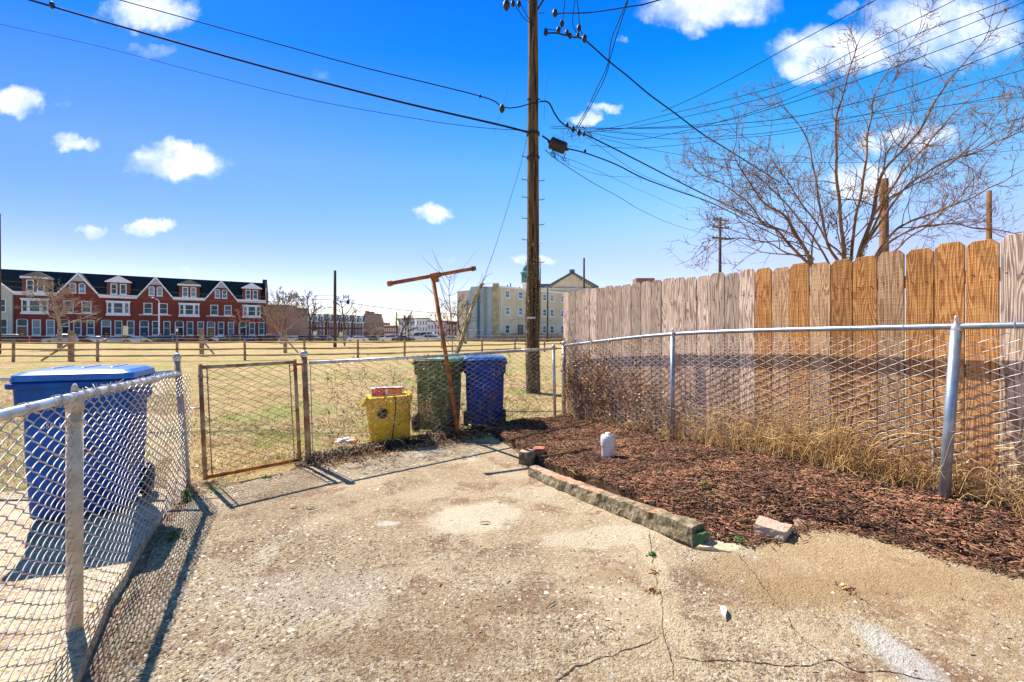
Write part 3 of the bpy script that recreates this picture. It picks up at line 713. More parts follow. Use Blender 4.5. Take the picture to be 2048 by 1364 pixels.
m = MB(); q = ga0.lerp(ga1, .62); m.tube([q, q+Vector((-.13, -.05, .0))], .008, 8); q = ga0.lerp(ga1, .12); m.tube([q, q+Vector((-.1, -.05, .0))], .005, 6)
m.build('latch', M['steel_light'], g_, True)
# --- back fence
ba = Vector((-2.215, 4.965, 0)); bb = Vector((.735, 7.52, 0))
b_ = thing('chain_link_fence', tuple(ba), 'sagging old chain link fence across the back of the yard, dead vines woven in', 'fence', 'chain link fences around the yard')
BZ = lambda t: 1.085+.075*t-.0*math.sin(t*math.pi)
m = MB(); chain(m, ba.xy, bb.xy, lambda t: -.01, lambda t: BZ(t)-.01, .070, .0024, .012, 4, rough=.025, seed=8); m.build('chain_mesh', M['mesh_back'], b_, True)
m = MB(); m.tube([Vector((*ba.xy, BZ(0))), Vector((*ba.lerp(bb, .4).xy, BZ(.4)-.008)), Vector((*ba.lerp(bb, .8).xy, BZ(.8)))], .019, 12)
m.tube([Vector((*ba.lerp(bb, .8).xy, BZ(.8))), Vector((*bb.xy, BZ(1)))], .021, 12); m.build('top_rail', M['steel_light'], b_, True)
m = MB(); pb = Vector((*ba.xy, -.1)); ptp = Vector((ba.x-.055, ba.y, 1.16)); m.tube([pb, ptp], .030, 16)
for z in (.12, .62, 1.07): band(m, pb.lerp(ptp, (z+.1)/1.26), .030)
m.build('post', M['rust_tan'], b_, True)
m = MB(); q = pb.lerp(ptp, .93); m.tube([q, q+gd*-.12], .012, 8); m.build('hinge', M['rust'], b_, True)
dome_cap('post_cap', ptp+Vector((0, 0, .02)), .034, b_, M['steel_light'])
m = MB(); m.tube([Vector((.71, 7.50, -.05)), Vector((.685, 7.50, 1.17))], .026, 14); m.build('post', M['steel_light'], b_, True)
dome_cap('post_cap', Vector((.685, 7.50, 1.19)), .028, b_, M['steel_light'])
m = MB(); q = Vector((*ba.xy, 0)); 
for k in range(18): pass
m.tube([Vector((ba.x+.03, ba.y+.03, .02)), Vector((ba.x+.0, ba.y+.03, 1.06))], .005, 6); m.build('tension_bar', M['mesh_back'], b_)
ties(b_, Vector((*ba.xy, BZ(0))), Vector((*bb.xy, BZ(1))), 9, .02, M['mesh_back'], 5)
# --- right fence: corner, middle, near
RC = [Vector((.86, 7.60, 0)), Vector((1.92, 5.39, 0)), Vector((3.02, 3.10, 0)), Vector((3.02, 3.10, 0))+Vector((1.10, -2.29, 0))]
RH = [1.205, 1.40, 1.452, 1.46]
r_ = thing('chain_link_fence', tuple(RC[2]), 'straight galvanised chain link fence running close in front of the timber fence on the right', 'fence', 'chain link fences around the yard')
RD = (RC[2]-RC[0]).normalized(); RN = Vector((-RD.y, RD.x, 0));  RN = RN if RN.x > 0 else -RN     # toward timber fence
for i in range(3):
    m = MB(); a, b = RC[i], RC[i+1]
    za, zb = gz(a.x, a.y)+.02, gz(b.x, b.y)+.02
    chain(m, a.xy, b.xy, lambda t: za+(zb-za)*t-.02, lambda t: RH[i]+(RH[i+1]-RH[i])*t-.045, .0705, .0022, 0, 4, rough=.004, seed=i)
    m.build('chain_mesh', M['mesh_right'], r_, True)
m = MB(); m.tube(smooth_path([Vector((*RC[i].xy, RH[i])) for i in range(4)], 8), .021, 16); m.build('top_rail', M['steel_blue'], r_, True)
for i in range(3):
    rad = (.033, .025, .031)[i]; base = Vector((*RC[i].xy, gz(*RC[i].xy)-.08)); 
    base = base-RN*(0 if i == 0 else (.03 if i == 1 else .035)); top = Vector((*base.xy, RH[i]-.03+(.04 if i == 0 else 0)))+Vector((.022 if i == 2 else .006, 0, 0))
    if i == 2: base.x -= .07
    m = MB(); m.tube([base, top], rad, 16); m.build('post', M['steel_blue'] if i else M['steel_light'], r_, True)
    if i: dome_cap('post_cap', top+Vector((0, 0, .03)), rad*.8, r_, M['steel_light'], tip=True)
    else: dome_cap('post_cap', top+Vector((0, 0, .03)), rad, r_, M['steel_light'])
for i in range(3): ties(r_, Vector((*RC[i].xy, RH[i])), Vector((*RC[i+1].xy, RH[i+1])), 6, .023, M['mesh_right'], 20+i)
m = MB(); m.tube([Vector((RC[0].x+.03, RC[0].y-.03, .03)), Vector((RC[0].x+.03, RC[0].y-.03, 1.17))], .006, 6); m.build('tension_bar', M['mesh_right'], r_)

# ------------------------------------------------------------------ timber fence
WO = RC[0]+RN*.095; WO.z = 0
def wood_at(px):                                  # ray px -> point on the timber fence line
    k = (px-CX)/F; # WO + u*RD ; x = k*y
    u = (k*WO.y-WO.x)/(RD.x-k*RD.y); return u
wf = thing('timber_fence', tuple(WO+RD*2), 'tall dog eared timber fence, grey boards at its far end and orange boards near', 'fence')
edges = [1126, 1137, 1150.6, 1164, 1178.6, 1193.4, 1209, 1225.4, 1243, 1262, 1281, 1302, 1323, 1348, 1370, 1393, 1420, 1449, 1478, 1510, 1543, 1579, 1619, 1661, 1705, 1755, 1809, 1867, 1929, 1998]
us = [wood_at(p) for p in edges]; topz = []
for i in range(14): us.append(us[-1]+.142)
rr = random.Random(11)
for i in range(len(us)-1):
    u0, u1 = us[i]+.0036, us[i+1]-.0036
    yy = (WO+RD*u0).y; tz = EYE+.71-.075*ss((7.4-yy)/3.6)+rr.uniform(-.012, .014)
    a = WO+RD*u0; zb = gz(a.x, a.y)-.05; ear = min(.032, (u1-u0)*.25); th = .017; off = rr.uniform(-.002, .004)
    tilt = rr.uniform(-.004, .004)
    prof = [(0, zb), (u1-u0, zb), (u1-u0+tilt, tz-.035), (u1-u0-ear+tilt, tz), (ear+tilt, tz), (tilt, tz-.035)]
    vs = []
    for dn in (0, th):
        for s, z in prof: p = a+RD*s+RN*(dn+off); vs.append(Vector((p.x, p.y, z)))
    n = len(prof); fs = [tuple(range(n)), tuple(range(2*n-1, n-1, -1))]+[(j, j+n, (j+1) % n+n, (j+1) % n) for j in range(n)]
    if i < 19: mt = M['grey_wood']
    elif i in (19, 21, 23, 26, 27, 28): mt = M['orange_wood']
    elif i == 24: mt = M['orange_wood']
    elif i in (20, 22, 25): mt = M['tan_wood']
    else: mt = M['grey_wood']
    if i in (27,): mt = M['orange_wood']
    if i in (0, 1, 13, 15): mt = M['grey_wood']
    # object with own axes so that the grain follows the board
    c = a+RD*((u1-u0)/2); ang = math.atan2(RD.y, RD.x)
    Mx = Matrix.Translation((c.x, c.y, zb)) @ Matrix.Rotation(ang, 4, 'Z')
    me = bpy.data.meshes.new('picket'); me.from_pydata([tuple(Mx.inverted() @ v) for v in vs], [], fs); me.materials.append(mt)
    o = bpy.data.objects.new('picket', me); col.objects.link(o); o.parent = wf
    o.matrix_local = Matrix.Translation(-wf.location) @ Mx
    bevel(o, .002, 1)
m = MB(); rr = random.Random(9)
for i in range(len(us)-1):
    for z_ in (.47, 1.14, 1.79):
        for f_ in (.25, .75):
            q = WO+RD*(us[i]+(us[i+1]-us[i])*f_)-RN*.001; q.z = z_+rr.uniform(-.012, .012); m.lathe(q, [(.0042, -.003), (.0042, .003)], 6, RN.to_track_quat('Z', 'Y').to_matrix())
m.build('nail_heads', M['ink'], wf)
for z in (.45, 1.1, 1.75):
    m = MB(); a = WO+RD*.02+RN*.03; m.obox((a.x, a.y, z), RD*7.4, RN*.045, Vector((0, 0, .09))); m.build('stringer', M['grey_wood'], wf)
for i in range(4):
    a = WO+RD*(.05+2.4*i)+RN*.075; m = MB(); m.box((a.x, a.y, .95), (.09, .09, 1.9), math.atan2(RD.y, RD.x)); m.build('post', M['grey_wood'], wf)

# ------------------------------------------------------------------ curb, blocks
def rough_block(name, pts_top, zb, ht, mat, parent=None, amp=.01, cuts=4, seed=0):
    bm = bmesh.new(); vs = [bm.verts.new((p[0], p[1], zb)) for p in pts_top]; f = bm.faces.new(vs)
    r = bmesh.ops.extrude_face_region(bm, geom=[f])
    for v in r['geom']:
        if isinstance(v, bmesh.types.BMVert): v.co.z += ht
    bmesh.ops.subdivide_edges(bm, edges=bm.edges[:], cuts=cuts, use_grid_fill=True)
    bmesh.ops.recalc_face_normals(bm, faces=bm.faces[:])
    for v in bm.verts:
        n = noise.noise_vector(v.co*14+Vector((seed, 0, 0)))*amp+noise.noise_vector(v.co*45)*amp*.5
        v.co += n
    me = bpy.data.meshes.new(name); bm.to_mesh(me); bm.free(); me.materials.append(mat)
    o = bpy.data.objects.new(name, me); col.objects.link(o); WM[o.name] = Matrix.Identity(4)
    if parent is not None:
        o.parent = parent; me.transform(Matrix.Translation(-parent.location))
    return o
c0 = G(1058, 952); c1 = G(1385, 1092)
cd = (c1-c0); cd.z = 0; CL = cd.length; cd.normalize(); cn = Vector((-cd.y, cd.x, 0)); cn = cn if cn.x > 0 else -cn
cb = thing('brick_curb', (c0.x, c0.y, 0), 'low crumbling mortared brick curb between the patio and the mulch bed', 'curb')
bm = bmesh.new(); NS = 90; NR = 14; wd, ht = .105, .098
rings = []
for i in range(NS+1):
    s = CL*i/NS; p = c0+cd*s; z0 = gz(p.x, p.y)-.03; h_ = ht-.01+.03*ss(i/NS)+.006*noise.noise(Vector((s*5, 0, 0)))
    ring = []
    w_ = wd+.015*noise.noise(Vector((s*4, 3, 0)))
    prof = [(0, 0), (-.01, .04), (-.004, .08), (.0, .10), (.002, h_+.03), (.02, h_+.035), (w_*.35, h_+.038), (w_*.7, h_+.036), (w_, h_+.03), (w_+.003, .1), (w_+.008, .05), (w_, 0)]
    for k, (a, z) in enumerate(prof):
        q = p+cn*a; v = Vector((q.x, q.y, z0+z)); v += noise.noise_vector(v*9)*.011+noise.noise_vector(v*28)*.009
        ring.append(bm.verts.new(v))
    rings.append(ring)
for a, b in zip(rings, rings[1:]):
    for k in range(len(a)-1): bm.faces.new((a[k], b[k], b[k+1], a[k+1]))
bm.faces.new(rings[0]); bm.faces.new(rings[-1][::-1]); bmesh.ops.recalc_face_normals(bm, faces=bm.faces[:])
me = bpy.data.meshes.new('wall'); bm.to_mesh(me); bm.free(); me.transform(Matrix.Translation(-cb.location)); me.materials.append(M['curb'])
o = bpy.data.objects.new('curb_body', me); col.objects.link(o); o.parent = cb
e0 = c0+cd*(CL+.0)
q = [(e0+cn*a+cd*b) for a, b in ((.0, .0), (.115, .0), (.10, .05), (.02, .06))]
rough_block('mossy_end', q, gz(e0.x, e0.y)-.02, .10, M['moss'], cb, .012)
# far brick corner block: two bricks
fb = thing('brick_block', tuple(G(1050, 935)), 'small pair of mortared bricks at the far end of the brick curb', 'bricks')
q0 = G(1037, 928); rough_block('grey_brick', [q0+Vector(v) for v in ((0, 0, 0), (.13, -.05, 0), (.19, .10, 0), (.05, .16, 0))], q0.z-.03, .16, M['curb'], fb, .008, seed=4)
q0 = G(1062, 925); rough_block('red_brick', [q0+Vector(v) for v in ((.02, .08, 0), (.13, .05, 0), (.17, .17, 0), (.06, .20, 0))], q0.z+.0, .13, simple('orange_red_brick', (.42, .12, .05), (.55, .30, .2), 9., .95, bump=.7, bs=50), fb, .007, seed=7)
q0 = G(1512, 1075)
nb = thing('loose_brick', tuple(q0), 'loose mortar covered brick standing on the patio beside the mulch edge', 'brick')
rough_block('brick', [q0+Vector(v) for v in ((.0, .02, 0), (.12, -.10, 0), (.235, .0, 0), (.105, .15, 0))], q0.z-.01, .088, simple('pinkish_brick', (.62, .38, .30), (.52, .44, .32), 11., .95, bump=.9, bs=50, bd=.02, lo=.45, hi=.55), nb, .008, 5, seed=9)
q0 = G(1440, 1098)
rough_block('mortar_patch', [q0+Vector(v) for v in ((-.13, .02, 0), (.02, -.05, 0), (.16, .0, 0), (.13, .07, 0), (-.02, .09, 0))], q0.z-.03, .042, M['pad'], None, .012, 3)
tag(bpy.data.objects['mortar_patch'], 'pale broken mortar lump on the patio between the curb end and the loose brick', 'mortar')
q0 = G(1570, 1052)
o = rough_block('mortar_patch', [q0+Vector(v) for v in ((.06, -.04, 0), (.2, -.03, 0), (.24, .05, 0), (.1, .1, 0))], q0.z-.03, .045, M['pad'], None, .012, 3, 5)
tag(o, 'pale mortar crumbs behind the loose brick at the mulch edge', 'mortar')
# cracks in the patio
def crack(px, wd=.006, seed=0):
    rr = random.Random(seed); pts = smooth_path([G(*p) for p in px], 1); path = []
    for a, b in zip(pts, pts[1:]):
        n = max(2, int((b-a).length/.012))
        for k in range(n): path.append(a.lerp(b, k/n))
    path.append(pts[-1]); vs = []; fs = []
    ox = oy = 0
    for i, p in enumerate(path):
        t = (path[min(i+1, len(path)-1)]-path[max(i-1, 0)]).normalized(); n = Vector((-t.y, t.x, 0))
        o_ = .014*noise.noise(Vector((p.x*14, p.y*14, seed)))+.006*noise.noise(Vector((p.x*60, p.y*60, seed)))
        w_ = wd*(.2+1.5*abs(noise.noise(Vector((i*.35, seed, 1)))))*min(1, i/6+.2, (len(path)-i)/6+.1)
        z = gz(p.x, p.y)+.0025
        a = p+n*(o_+w_); b = p+n*(o_-w_); vs += [(a.x, a.y, z), (b.x, b.y, z)]
    for i in range(len(path)-1): fs.append((2*i, 2*i+1, 2*i+3, 2*i+2))
    o = mk('patio_crack', vs, fs, M['crack']); tag(o, kind='structure')
crack([(1298, 1060), (1303, 1105), (1310, 1150), (1325, 1200), (1325, 1265), (1340, 1310), (1352, 1364)], .0035, 1)
crack([(1325, 1268), (1290, 1288), (1245, 1303), (1195, 1320), (1150, 1335), (1112, 1364)], .0055, 2)
crack([(1345, 1312), (1400, 1322), (1480, 1322), (1560, 1332), (1620, 1330), (1665, 1320), (1690, 1335), (1720, 1348), (1760, 1343), (1830, 1355), (1890, 1364)], .0045, 3)
crack([(1475, 1105), (1530, 1180), (1560, 1215), (1600, 1275), (1660, 1320)], .003, 4)
crack([(1660, 1165), (1710, 1190), (1790, 1235)], .0016, 6)
# ------------------------------------------------------------------ utility pole
UP = thing('utility_pole', (.505, 10.9, 0), 'tall dark timber utility pole standing in the grass behind the back fence', 'utility pole', 'utility poles')
m = MB(); pts = []
for i in range(50):
    z = -.2+i*.24; k = i/49; ox = .008*noise.noise(Vector((0, z*.7, 0))); pts.append(Vector((.505+ox+.0*k-(.0 if k > .3 else 0), 10.9, z)))
m.tube(pts, [.168-.0058*i*.24*3.0/3 if True else 0 for i in range(50)], 18); m.build('pole_shaft', M['pole'], UP, True)
m = MB(); rr = random.Random(4)
for (px, py, s_) in [(1062, 360, -1), (1088, 362, 1), (1060, 395, -1), (1088, 400, 1), (1060, 437, -1), (1088, 450, 1), (1060, 480, -1), (1090, 525, 1), (1060, 314, -1), (1052, 0, -1), (1090, 27, 1)]:
    z = EYE+(HY-py)/F*10.9; x0 = .505+s_*.13; m.tube([(x0, 10.9, z), (x0+s_*.13, 10.88, z+.005), (x0+s_*.135, 10.88, z+.04)], .009, 6)
m.build('step_bolts', M['black'], UP)
m = MB(); z = EYE+(HY-8)/F*10.9; m.lathe((.99, 10.5, z+.0), [(.06, .22), (.13, .16), (.16, .05), (.16, 0), (.13, -.02), (.04, -.06)][::-1], 18)
o = m.build('lamp_head', M['lamp'], UP, True)
m = MB(); m.tube([(.6, 10.9, z-.15), (.8, 10.7, z+.05), (.95, 10.52, z+.18)], .022, 8); m.build('lamp_arm', M['black'], UP)
m = MB(); z = EYE+(HY-268)/F*10.9; m.lathe((.505, 10.9, z), [(.155, -.03), (.162, -.03), (.162, .03), (.155, .03)], 16); z = EYE+(HY-315)/F*10.9; m.lathe((.505, 10.9, z), [(.155, -.02), (.16, -.02), (.16, .02), (.155, .02)], 16)
m.tube([(.36, 10.8, EYE+(HY-203)/F*10.9), (.66, 10.8, EYE+(HY-203)/F*10.9)], .02, 8)
m.build('bracket', M['black'], UP)
m = MB(); m.box((.45, 10.74, EYE+(HY-636)/F*10.9), (.2, .01, .05), 0); m.build('tag_plate', M['pvc'], UP)
# ivy on the pole
n = 900; zz = rng.uniform(.0, 1, n)**1.3*3.6; an = rng.normal(-1.8, .75, n); rad = .178+rng.uniform(0, .03, n)
leaves('ivy', .505+np.cos(an)*rad, 10.9+np.sin(an)*rad, zz, .055, M['ivy'], parent=UP)
m = MB()
for k in range(9):
    a = rr.uniform(-3, -.2); m.tube(smooth_path([(.505+math.cos(a+math.sin(z*2+k)*.3)*.178, 10.9+math.sin(a+math.sin(z*2+k)*.3)*.178, z) for z in np.linspace(0, rr.uniform(1.6, 3.6), 9)], 3), .009, 5)
m.build('ivy_stem', M['vine'], UP)

# ------------------------------------------------------------------ wires
nw = [0]
def wire(px, d0, d1, r=.008, mat='wire', label=None, ext0=0, ext1=0, cat='cable', lumps=(), name='overhead_wire'):
    x0, x1 = px[0], px[-1]; tot = [0]
    for a, b in zip(px, px[1:]): tot.append(tot[-1]+math.hypot(b[0]-a[0], b[1]-a[1]))
    pts = []
    for p, s in zip(px, tot):
        t = s/tot[-1]; pts.append(P(p[0], p[1], 1/((1-t)/d0+t/d1)))
    if ext0: pts.insert(0, pts[0]+(pts[0]-pts[1]).normalized()*ext0)
    if ext1: pts.append(pts[-1]+(pts[-1]-pts[-2]).normalized()*ext1)
    m = MB(); sp = smooth_path(pts, 7); m.tube(sp, r, 6)
    nw[0] += 1
    o = m.build(name, M[mat], None, True); tag(o, label, cat, 'overhead wires')
    for (lx, ly, ld, lr) in lumps:
        mm = MB(); c = P(lx, ly, ld); mm.lathe(c, [(lr*.4, -lr*1.6), (lr, -lr*.7), (lr, lr*.6), (lr*.5, lr*1.5)], 8); q = mm.build('connector', M['black'], o, True)
    return o
def de(py, h=4.6): return h*F/(HY-py)
wire([(60, 0), (225, 48), (450, 112), (620, 158), (810, 206), (1000, 250), (1068, 268)], 12.6, 10.8, .026, label='thickest black cable running from the top left corner to the utility pole', ext0=6, lumps=[(104, 10, 12.5, .06)])
wire([(240, 0), (460, 61), (600, 100), (740, 138), (960, 192), (1003, 213), (1030, 215), (1062, 207), (1078, 204)], 12.8, 10.75, .014, label='upper left cable that meets the pole just above the hanging insulator', ext0=6, lumps=[(960, 192, 11., .03)])
wire([(0, 48), (200, 93), (400, 145), (600, 195), (800, 232), (940, 253), (1062, 262)], 12.8, 10.75, .007, label='thin wire lowest of the three coming from the left edge', ext0=6)
wire([(1080, 203), (1097, 205), (1110, 228), (1125, 247), (1150, 260), (1175, 271), (1230, 298), (1287, 327), (1409, 389), (1512, 436), (1640, 500)], 10.75, 18, .018, label='cable leaving the pole in a loop and descending right above the black splice case', lumps=[(1134, 250, 11, .04), (1146, 258, 11.1, .05), (1158, 265, 11.2, .05), (1168, 268, 11.3, .04)])
wire([(1085, 272), (1098, 281)], 10.8, 10.7, .02, label='short black cable stub between pole and splice case')
wire([(1135, 297), (1174, 307), (1230, 328), (1286, 356), (1350, 380), (1430, 409), (1520, 455), (1620, 505)], 10.7, 18, .017, label='black cable leaving the splice case toward the timber fence', lumps=[(1170, 302, 10.8, .03)])
wire([(1088, 68), (1110, 66), (1145, 74), (1169, 80), (1215, 120), (1256, 153), (1300, 190), (1348, 225), (1405, 268), (1460, 302), (1560, 365)], 10.7, 16, .019, label='twisted service cable descending from high on the pole across to the bare tree', lumps=[(1092, 65, 10.7, .05), (1134, 65, 10.7, .045), (1140, 72, 10.7, .045), (1169, 77, 10.8, .06), (1117, 60, 10.7, .05)])
wire([(1088, 57), (1117, 60), (1124, 47), (1130, 0)], 10.7, 9.8, .009, label='short looped lead rising left of the pair above the pole connectors', ext1=3, lumps=[(1124, 47, 10.5, .05)])
wire([(1156, 70), (1146, 50), (1147, 20), (1151, -5)], 10.7, 9.8, .009, label='middle short lead rising above the pole connectors', ext1=3, lumps=[(1156, 70, 10.7, .04)])
wire([(1169, 77), (1160, 56), (1157, 20), (1153, -5)], 10.7, 9.8, .009, label='right short lead rising above the pole connectors', ext1=3, lumps=[(1158, 56, 10.5, .05)])
wire([(1113, 30), (1125, 26), (1180, 25), (1260, 13), (1290, 8), (1325, -2)], 10.7, 8.8, .013, label='cable curving right from the lamp at the top of the pole', ext1=5, lumps=[(1110, 26, 10.7, .06)])
wire([(1322, 224), (1394, 192), (1480, 148), (1563, 102), (1660, 50), (1751, 0)], 9.5, de(0), .0065, label='steepest of the wires fanning to the upper right corner', ext1=5)
wire([(1152, 255), (1172, 222), (1192, 180), (1215, 130), (1224, 75), (1255, 0)], 11, 8.5, .009, label='left wire of the kinked pair rising steeply right of the pole', ext1=4)
wire([(1157, 255), (1185, 205), (1212, 150), (1222, 110), (1240, 50), (1257, -2)], 11, 8.4, .009, label='right wire of the kinked pair rising steeply right of the pole', ext1=4)
fan = [([(1165, 265), (1240, 252), (1340, 228), (1460, 198), (1590, 160), (1760, 75), (1910, 0)], .009, 'second steepest wire of the right hand fan'),
       ([(1165, 265), (1240, 258), (1340, 240), (1501, 203), (1600, 170), (1830, 70), (2022, -2)], .009, 'third steepest wire of the right hand fan'),
       ([(1165, 262), (1260, 279), (1340, 268), (1440, 243), (1560, 205), (1800, 105), (2048, 4)], .009, 'wire of the right hand fan ending at the top right corner'),
       ([(1100, 256), (1160, 258), (1270, 256), (1420, 247), (1560, 212), (1750, 148), (1900, 92), (2048, 38)], .010, 'wire of the right hand fan crossing the middle of the large cloud'),
       ([(1100, 252), (1200, 256), (1340, 256), (1460, 248), (1600, 232), (1800, 180), (2048, 85)], .010, 'fan wire passing through the upper crown of the bare tree'),
       ([(1190, 262), (1260, 268), (1340, 278), (1450, 272), (1560, 262), (1760, 222), (2048, 139)], .009, 'fan wire sagging through the centre of the bare tree crown'),
       ([(1180, 290), (1250, 296), (1340, 292), (1460, 277), (1560, 268), (1800, 228), (2048, 184)], .008, 'nearly level wire of the fan low through the bare tree'),
       ([(1200, 276), (1340, 306), (1500, 322), (1700, 325), (1860, 317), (2048, 299)], .008, 'lowest wire of the fan, sagging across the bare tree'),
       ([(1190, 258), (1300, 268), (1420, 262), (1600, 244), (1800, 222), (2048, 193)], .007, 'thin wire crossing the fan just below its middle')]
for px, r, l in fan: wire(px, 11, max(6., de(px[-1][1])), r*.62, label=l, ext1=5)
wire([(1090, 300), (1125, 327), (1190, 368), (1240, 395), (1285, 422), (1350, 450), (1425, 472)], 10.8, 38, .010, 'wire_grey', 'thin wire dropping right from the pole to the distant pole with crossarms')
wire([(1125, 325), (1165, 340), (1215, 352), (1275, 355), (1282, 366)], 10.8, 12, .004, 'wire_grey', 'slack thin wire hanging below the splice case')
wire([(1175, 275), (1270, 342), (1340, 372), (1420, 405)], 11, 16, .005, 'wire_grey', 'thin wire between the two descending cables')
wire([(1100, 305), (1180, 335), (1290, 385), (1400, 432)], 11, 30, .006, 'wire_grey', 'faint wire descending right below the splice case')
wire([(1066, 48), (1050, 38), (1035, 18), (1022, -4)], 10.8, 9.6, .008, label='outer short lead running up left from the pole top', ext1=4, lumps=[(1026, 7, 9.8, .045)])
wire([(1068, 52), (1058, 38), (1045, 15), (1036, -4)], 10.8, 9.6, .008, label='inner short lead running up left from the pole top', ext1=4, lumps=[(1038, 8, 9.8, .045)])
wire([(1062, 225), (1045, 315), (1020, 400), (990, 495), (967, 560)], 10.8, 9.7, .005, 'wire_grey', 'steel guy wire from the pole down to the yellow guard', name='guy_wire')
wire([(1018, 172), (1008, 208), (998, 238), (988, 268)], 10.4, 10.2, .003, 'wire_grey', 'thin tilted hanging wire left of the pole with an insulator', lumps=[(1004, 217, 10.3, .06)])
wire([(1009, 30), (1012, 10), (1016, -6)], 9.6, 9.4, .003, 'wire_grey', 'thin hanging wire with insulator at the top edge left of the pole', ext1=2, lumps=[(1013, 10, 9.5, .07)])
wire([(1140, 40), (1125, 75), (1105, 130), (1092, 180), (1088, 240)], 10.8, 10.8, .003, 'wire_grey', 'very thin slack wire beside the right of the pole')
wire([(-30, 560), (110, 568), (270, 580), (400, 588), (537, 594), (668, 590)], 58, 46, .018, 'wire_grey', 'upper street wire in front of the brick row houses', ext0=20)
wire([(-30, 570), (110, 580), (270, 594), (400, 601), (537, 603), (640, 599), (670, 601)], 58, 46, .022, 'wire_grey', 'lower street wire in front of the brick row houses', ext0=20)
wire([(670, 600), (700, 606), (780, 617), (850, 624), (940, 629)], 46, 80, .03, 'wire_grey', 'wire descending right from the bare pole in the field', lumps=[(696, 604, 46, .16)])
# splice case
sp_ = thing('splice_case', tuple(P(1116, 292, 10.7)), 'black ribbed splice case hanging on the cable right of the pole', 'splice case')
ax = (P(1139, 299, 10.65)-P(1096, 281, 10.75)).normalized(); Mx = ax.to_track_quat('Z', 'Y').to_matrix()
m = MB(); c = P(1116, 291, 10.7); m.lathe(c, [(.02, -.27), (.06, -.2), (.13, -.19), (.145, -.17)]+[(.145-(i % 2)*.012, -.15+i*.03) for i in range(11)]+[(.13, .19), (.06, .2), (.02, .28)], 12, Mx); m.build('case_body', M['black'], sp_, True)
m = MB(); rr = random.Random(8)
for k in range(14):
    q = c+ax*rr.uniform(-.15, .25)+Vector((0, 0, -.1)); m.tube(smooth_path([q, q+Vector((rr.uniform(-.06, .06), 0, rr.uniform(-.15, -.05))), q+Vector((rr.uniform(-.1, .1), 0, rr.uniform(-.3, -.12))), q+Vector((rr.uniform(-.12, .12), 0, rr.uniform(-.2, .02)))], 4), .004, 4)
m.build('loose_leads', M['wire'], sp_)
m = MB(); 
tl = thing('wire_tangle', tuple(P(1145, 262, 11)), 'tangle of thin looped leads hanging from the cable connectors right of the pole', 'wires')
for k in range(22):
    q = P(rr.uniform(1122, 1180), rr.uniform(246, 272), 11.05); m.tube(smooth_path([q, q+Vector((rr.uniform(-.2, .2), rr.uniform(-.1, .1), rr.uniform(-.25, .1))), q+Vector((rr.uniform(-.3, .3), 0, rr.uniform(-.3, .05)))], 5), .0035, 4)
m.build('loose_leads', M['wire_grey'], tl)
# guy guard
gg = thing('guy_guard', tuple(P(905, 745, 8.9)), 'leaning yellow weathered guy wire guard wrapped in dry vines', 'guy wire guard')
m = MB(); gpts = smooth_path([P(898, 745, 8.6), P(914, 708, 8.8), P(930, 655, 9.1), P(948, 605, 9.4), P(964, 566, 9.7)], 5); m.tube(gpts, .032, 10); m.build('guard', M['guard'], gg, True)
m = MB(); 
for k in range(5):
    ph = rr.uniform(0, 6); m.tube([g_p+Vector((math.cos(ph+i*.5)*.05, math.sin(ph+i*.5)*.05, 0)) for i, g_p in enumerate(gpts)], .007, 4)
for k in range(46):
    g0 = rr.choice(gpts[5:]); d = Vector((rr.uniform(-1, 1), rr.uniform(-.6, .6), rr.uniform(-.3, 1))).normalized(); L = rr.uniform(.12, .5)
    m.tube(smooth_path([g0, g0+d*L*.5+Vector((0, 0, .04)), g0+d*L+Vector((rr.uniform(-.08, .08), 0, rr.uniform(-.1, .05)))], 3), [.004]*3+[.003]*3+[.0015], 4)
m.build('vine_stem', M['vine'], gg)

# ------------------------------------------------------------------ rusty T post
tp = thing('clothesline_post', tuple(P(918, 866, 6.15)), 'leaning rusty T shaped clothesline pipe post in front of the green bin', 'clothesline post')
tb = P(919, 872, 6.15); tt = P(865, 553, 6.10)
m = MB(); m.tube([tb+Vector((0, 0, -.1)), P(900, 760, 6.13), tt], .028, 14); m.build('post', M['rust'], tp, True)
ta = P(780, 567, 5.75); tc_ = P(947, 537, 6.45)
m = MB(); m.tube([ta, tc_], .026, 14); m.build('crossbar', M['rust'], tp, True)
bd_ = (tc_-ta).normalized(); Mx = bd_.to_track_quat('Z', 'Y').to_matrix()
for e_ in (ta, tc_): m = MB(); m.lathe(e_, [(.03, -.03), (.036, -.028), (.036, .025), (.025, .03)], 12, Mx); m.build('end_cap', M['rust'], tp, True)
mid = ta.lerp(tc_, .515); m = MB(); m.lathe(mid, [(.03, -.075), (.038, -.07), (.038, .07), (.03, .075)], 12, Mx); m.tube([mid, mid+(tb-tt).normalized()*.09], .036, 12); m.build('tee_joint', M['rust'], tp, True)

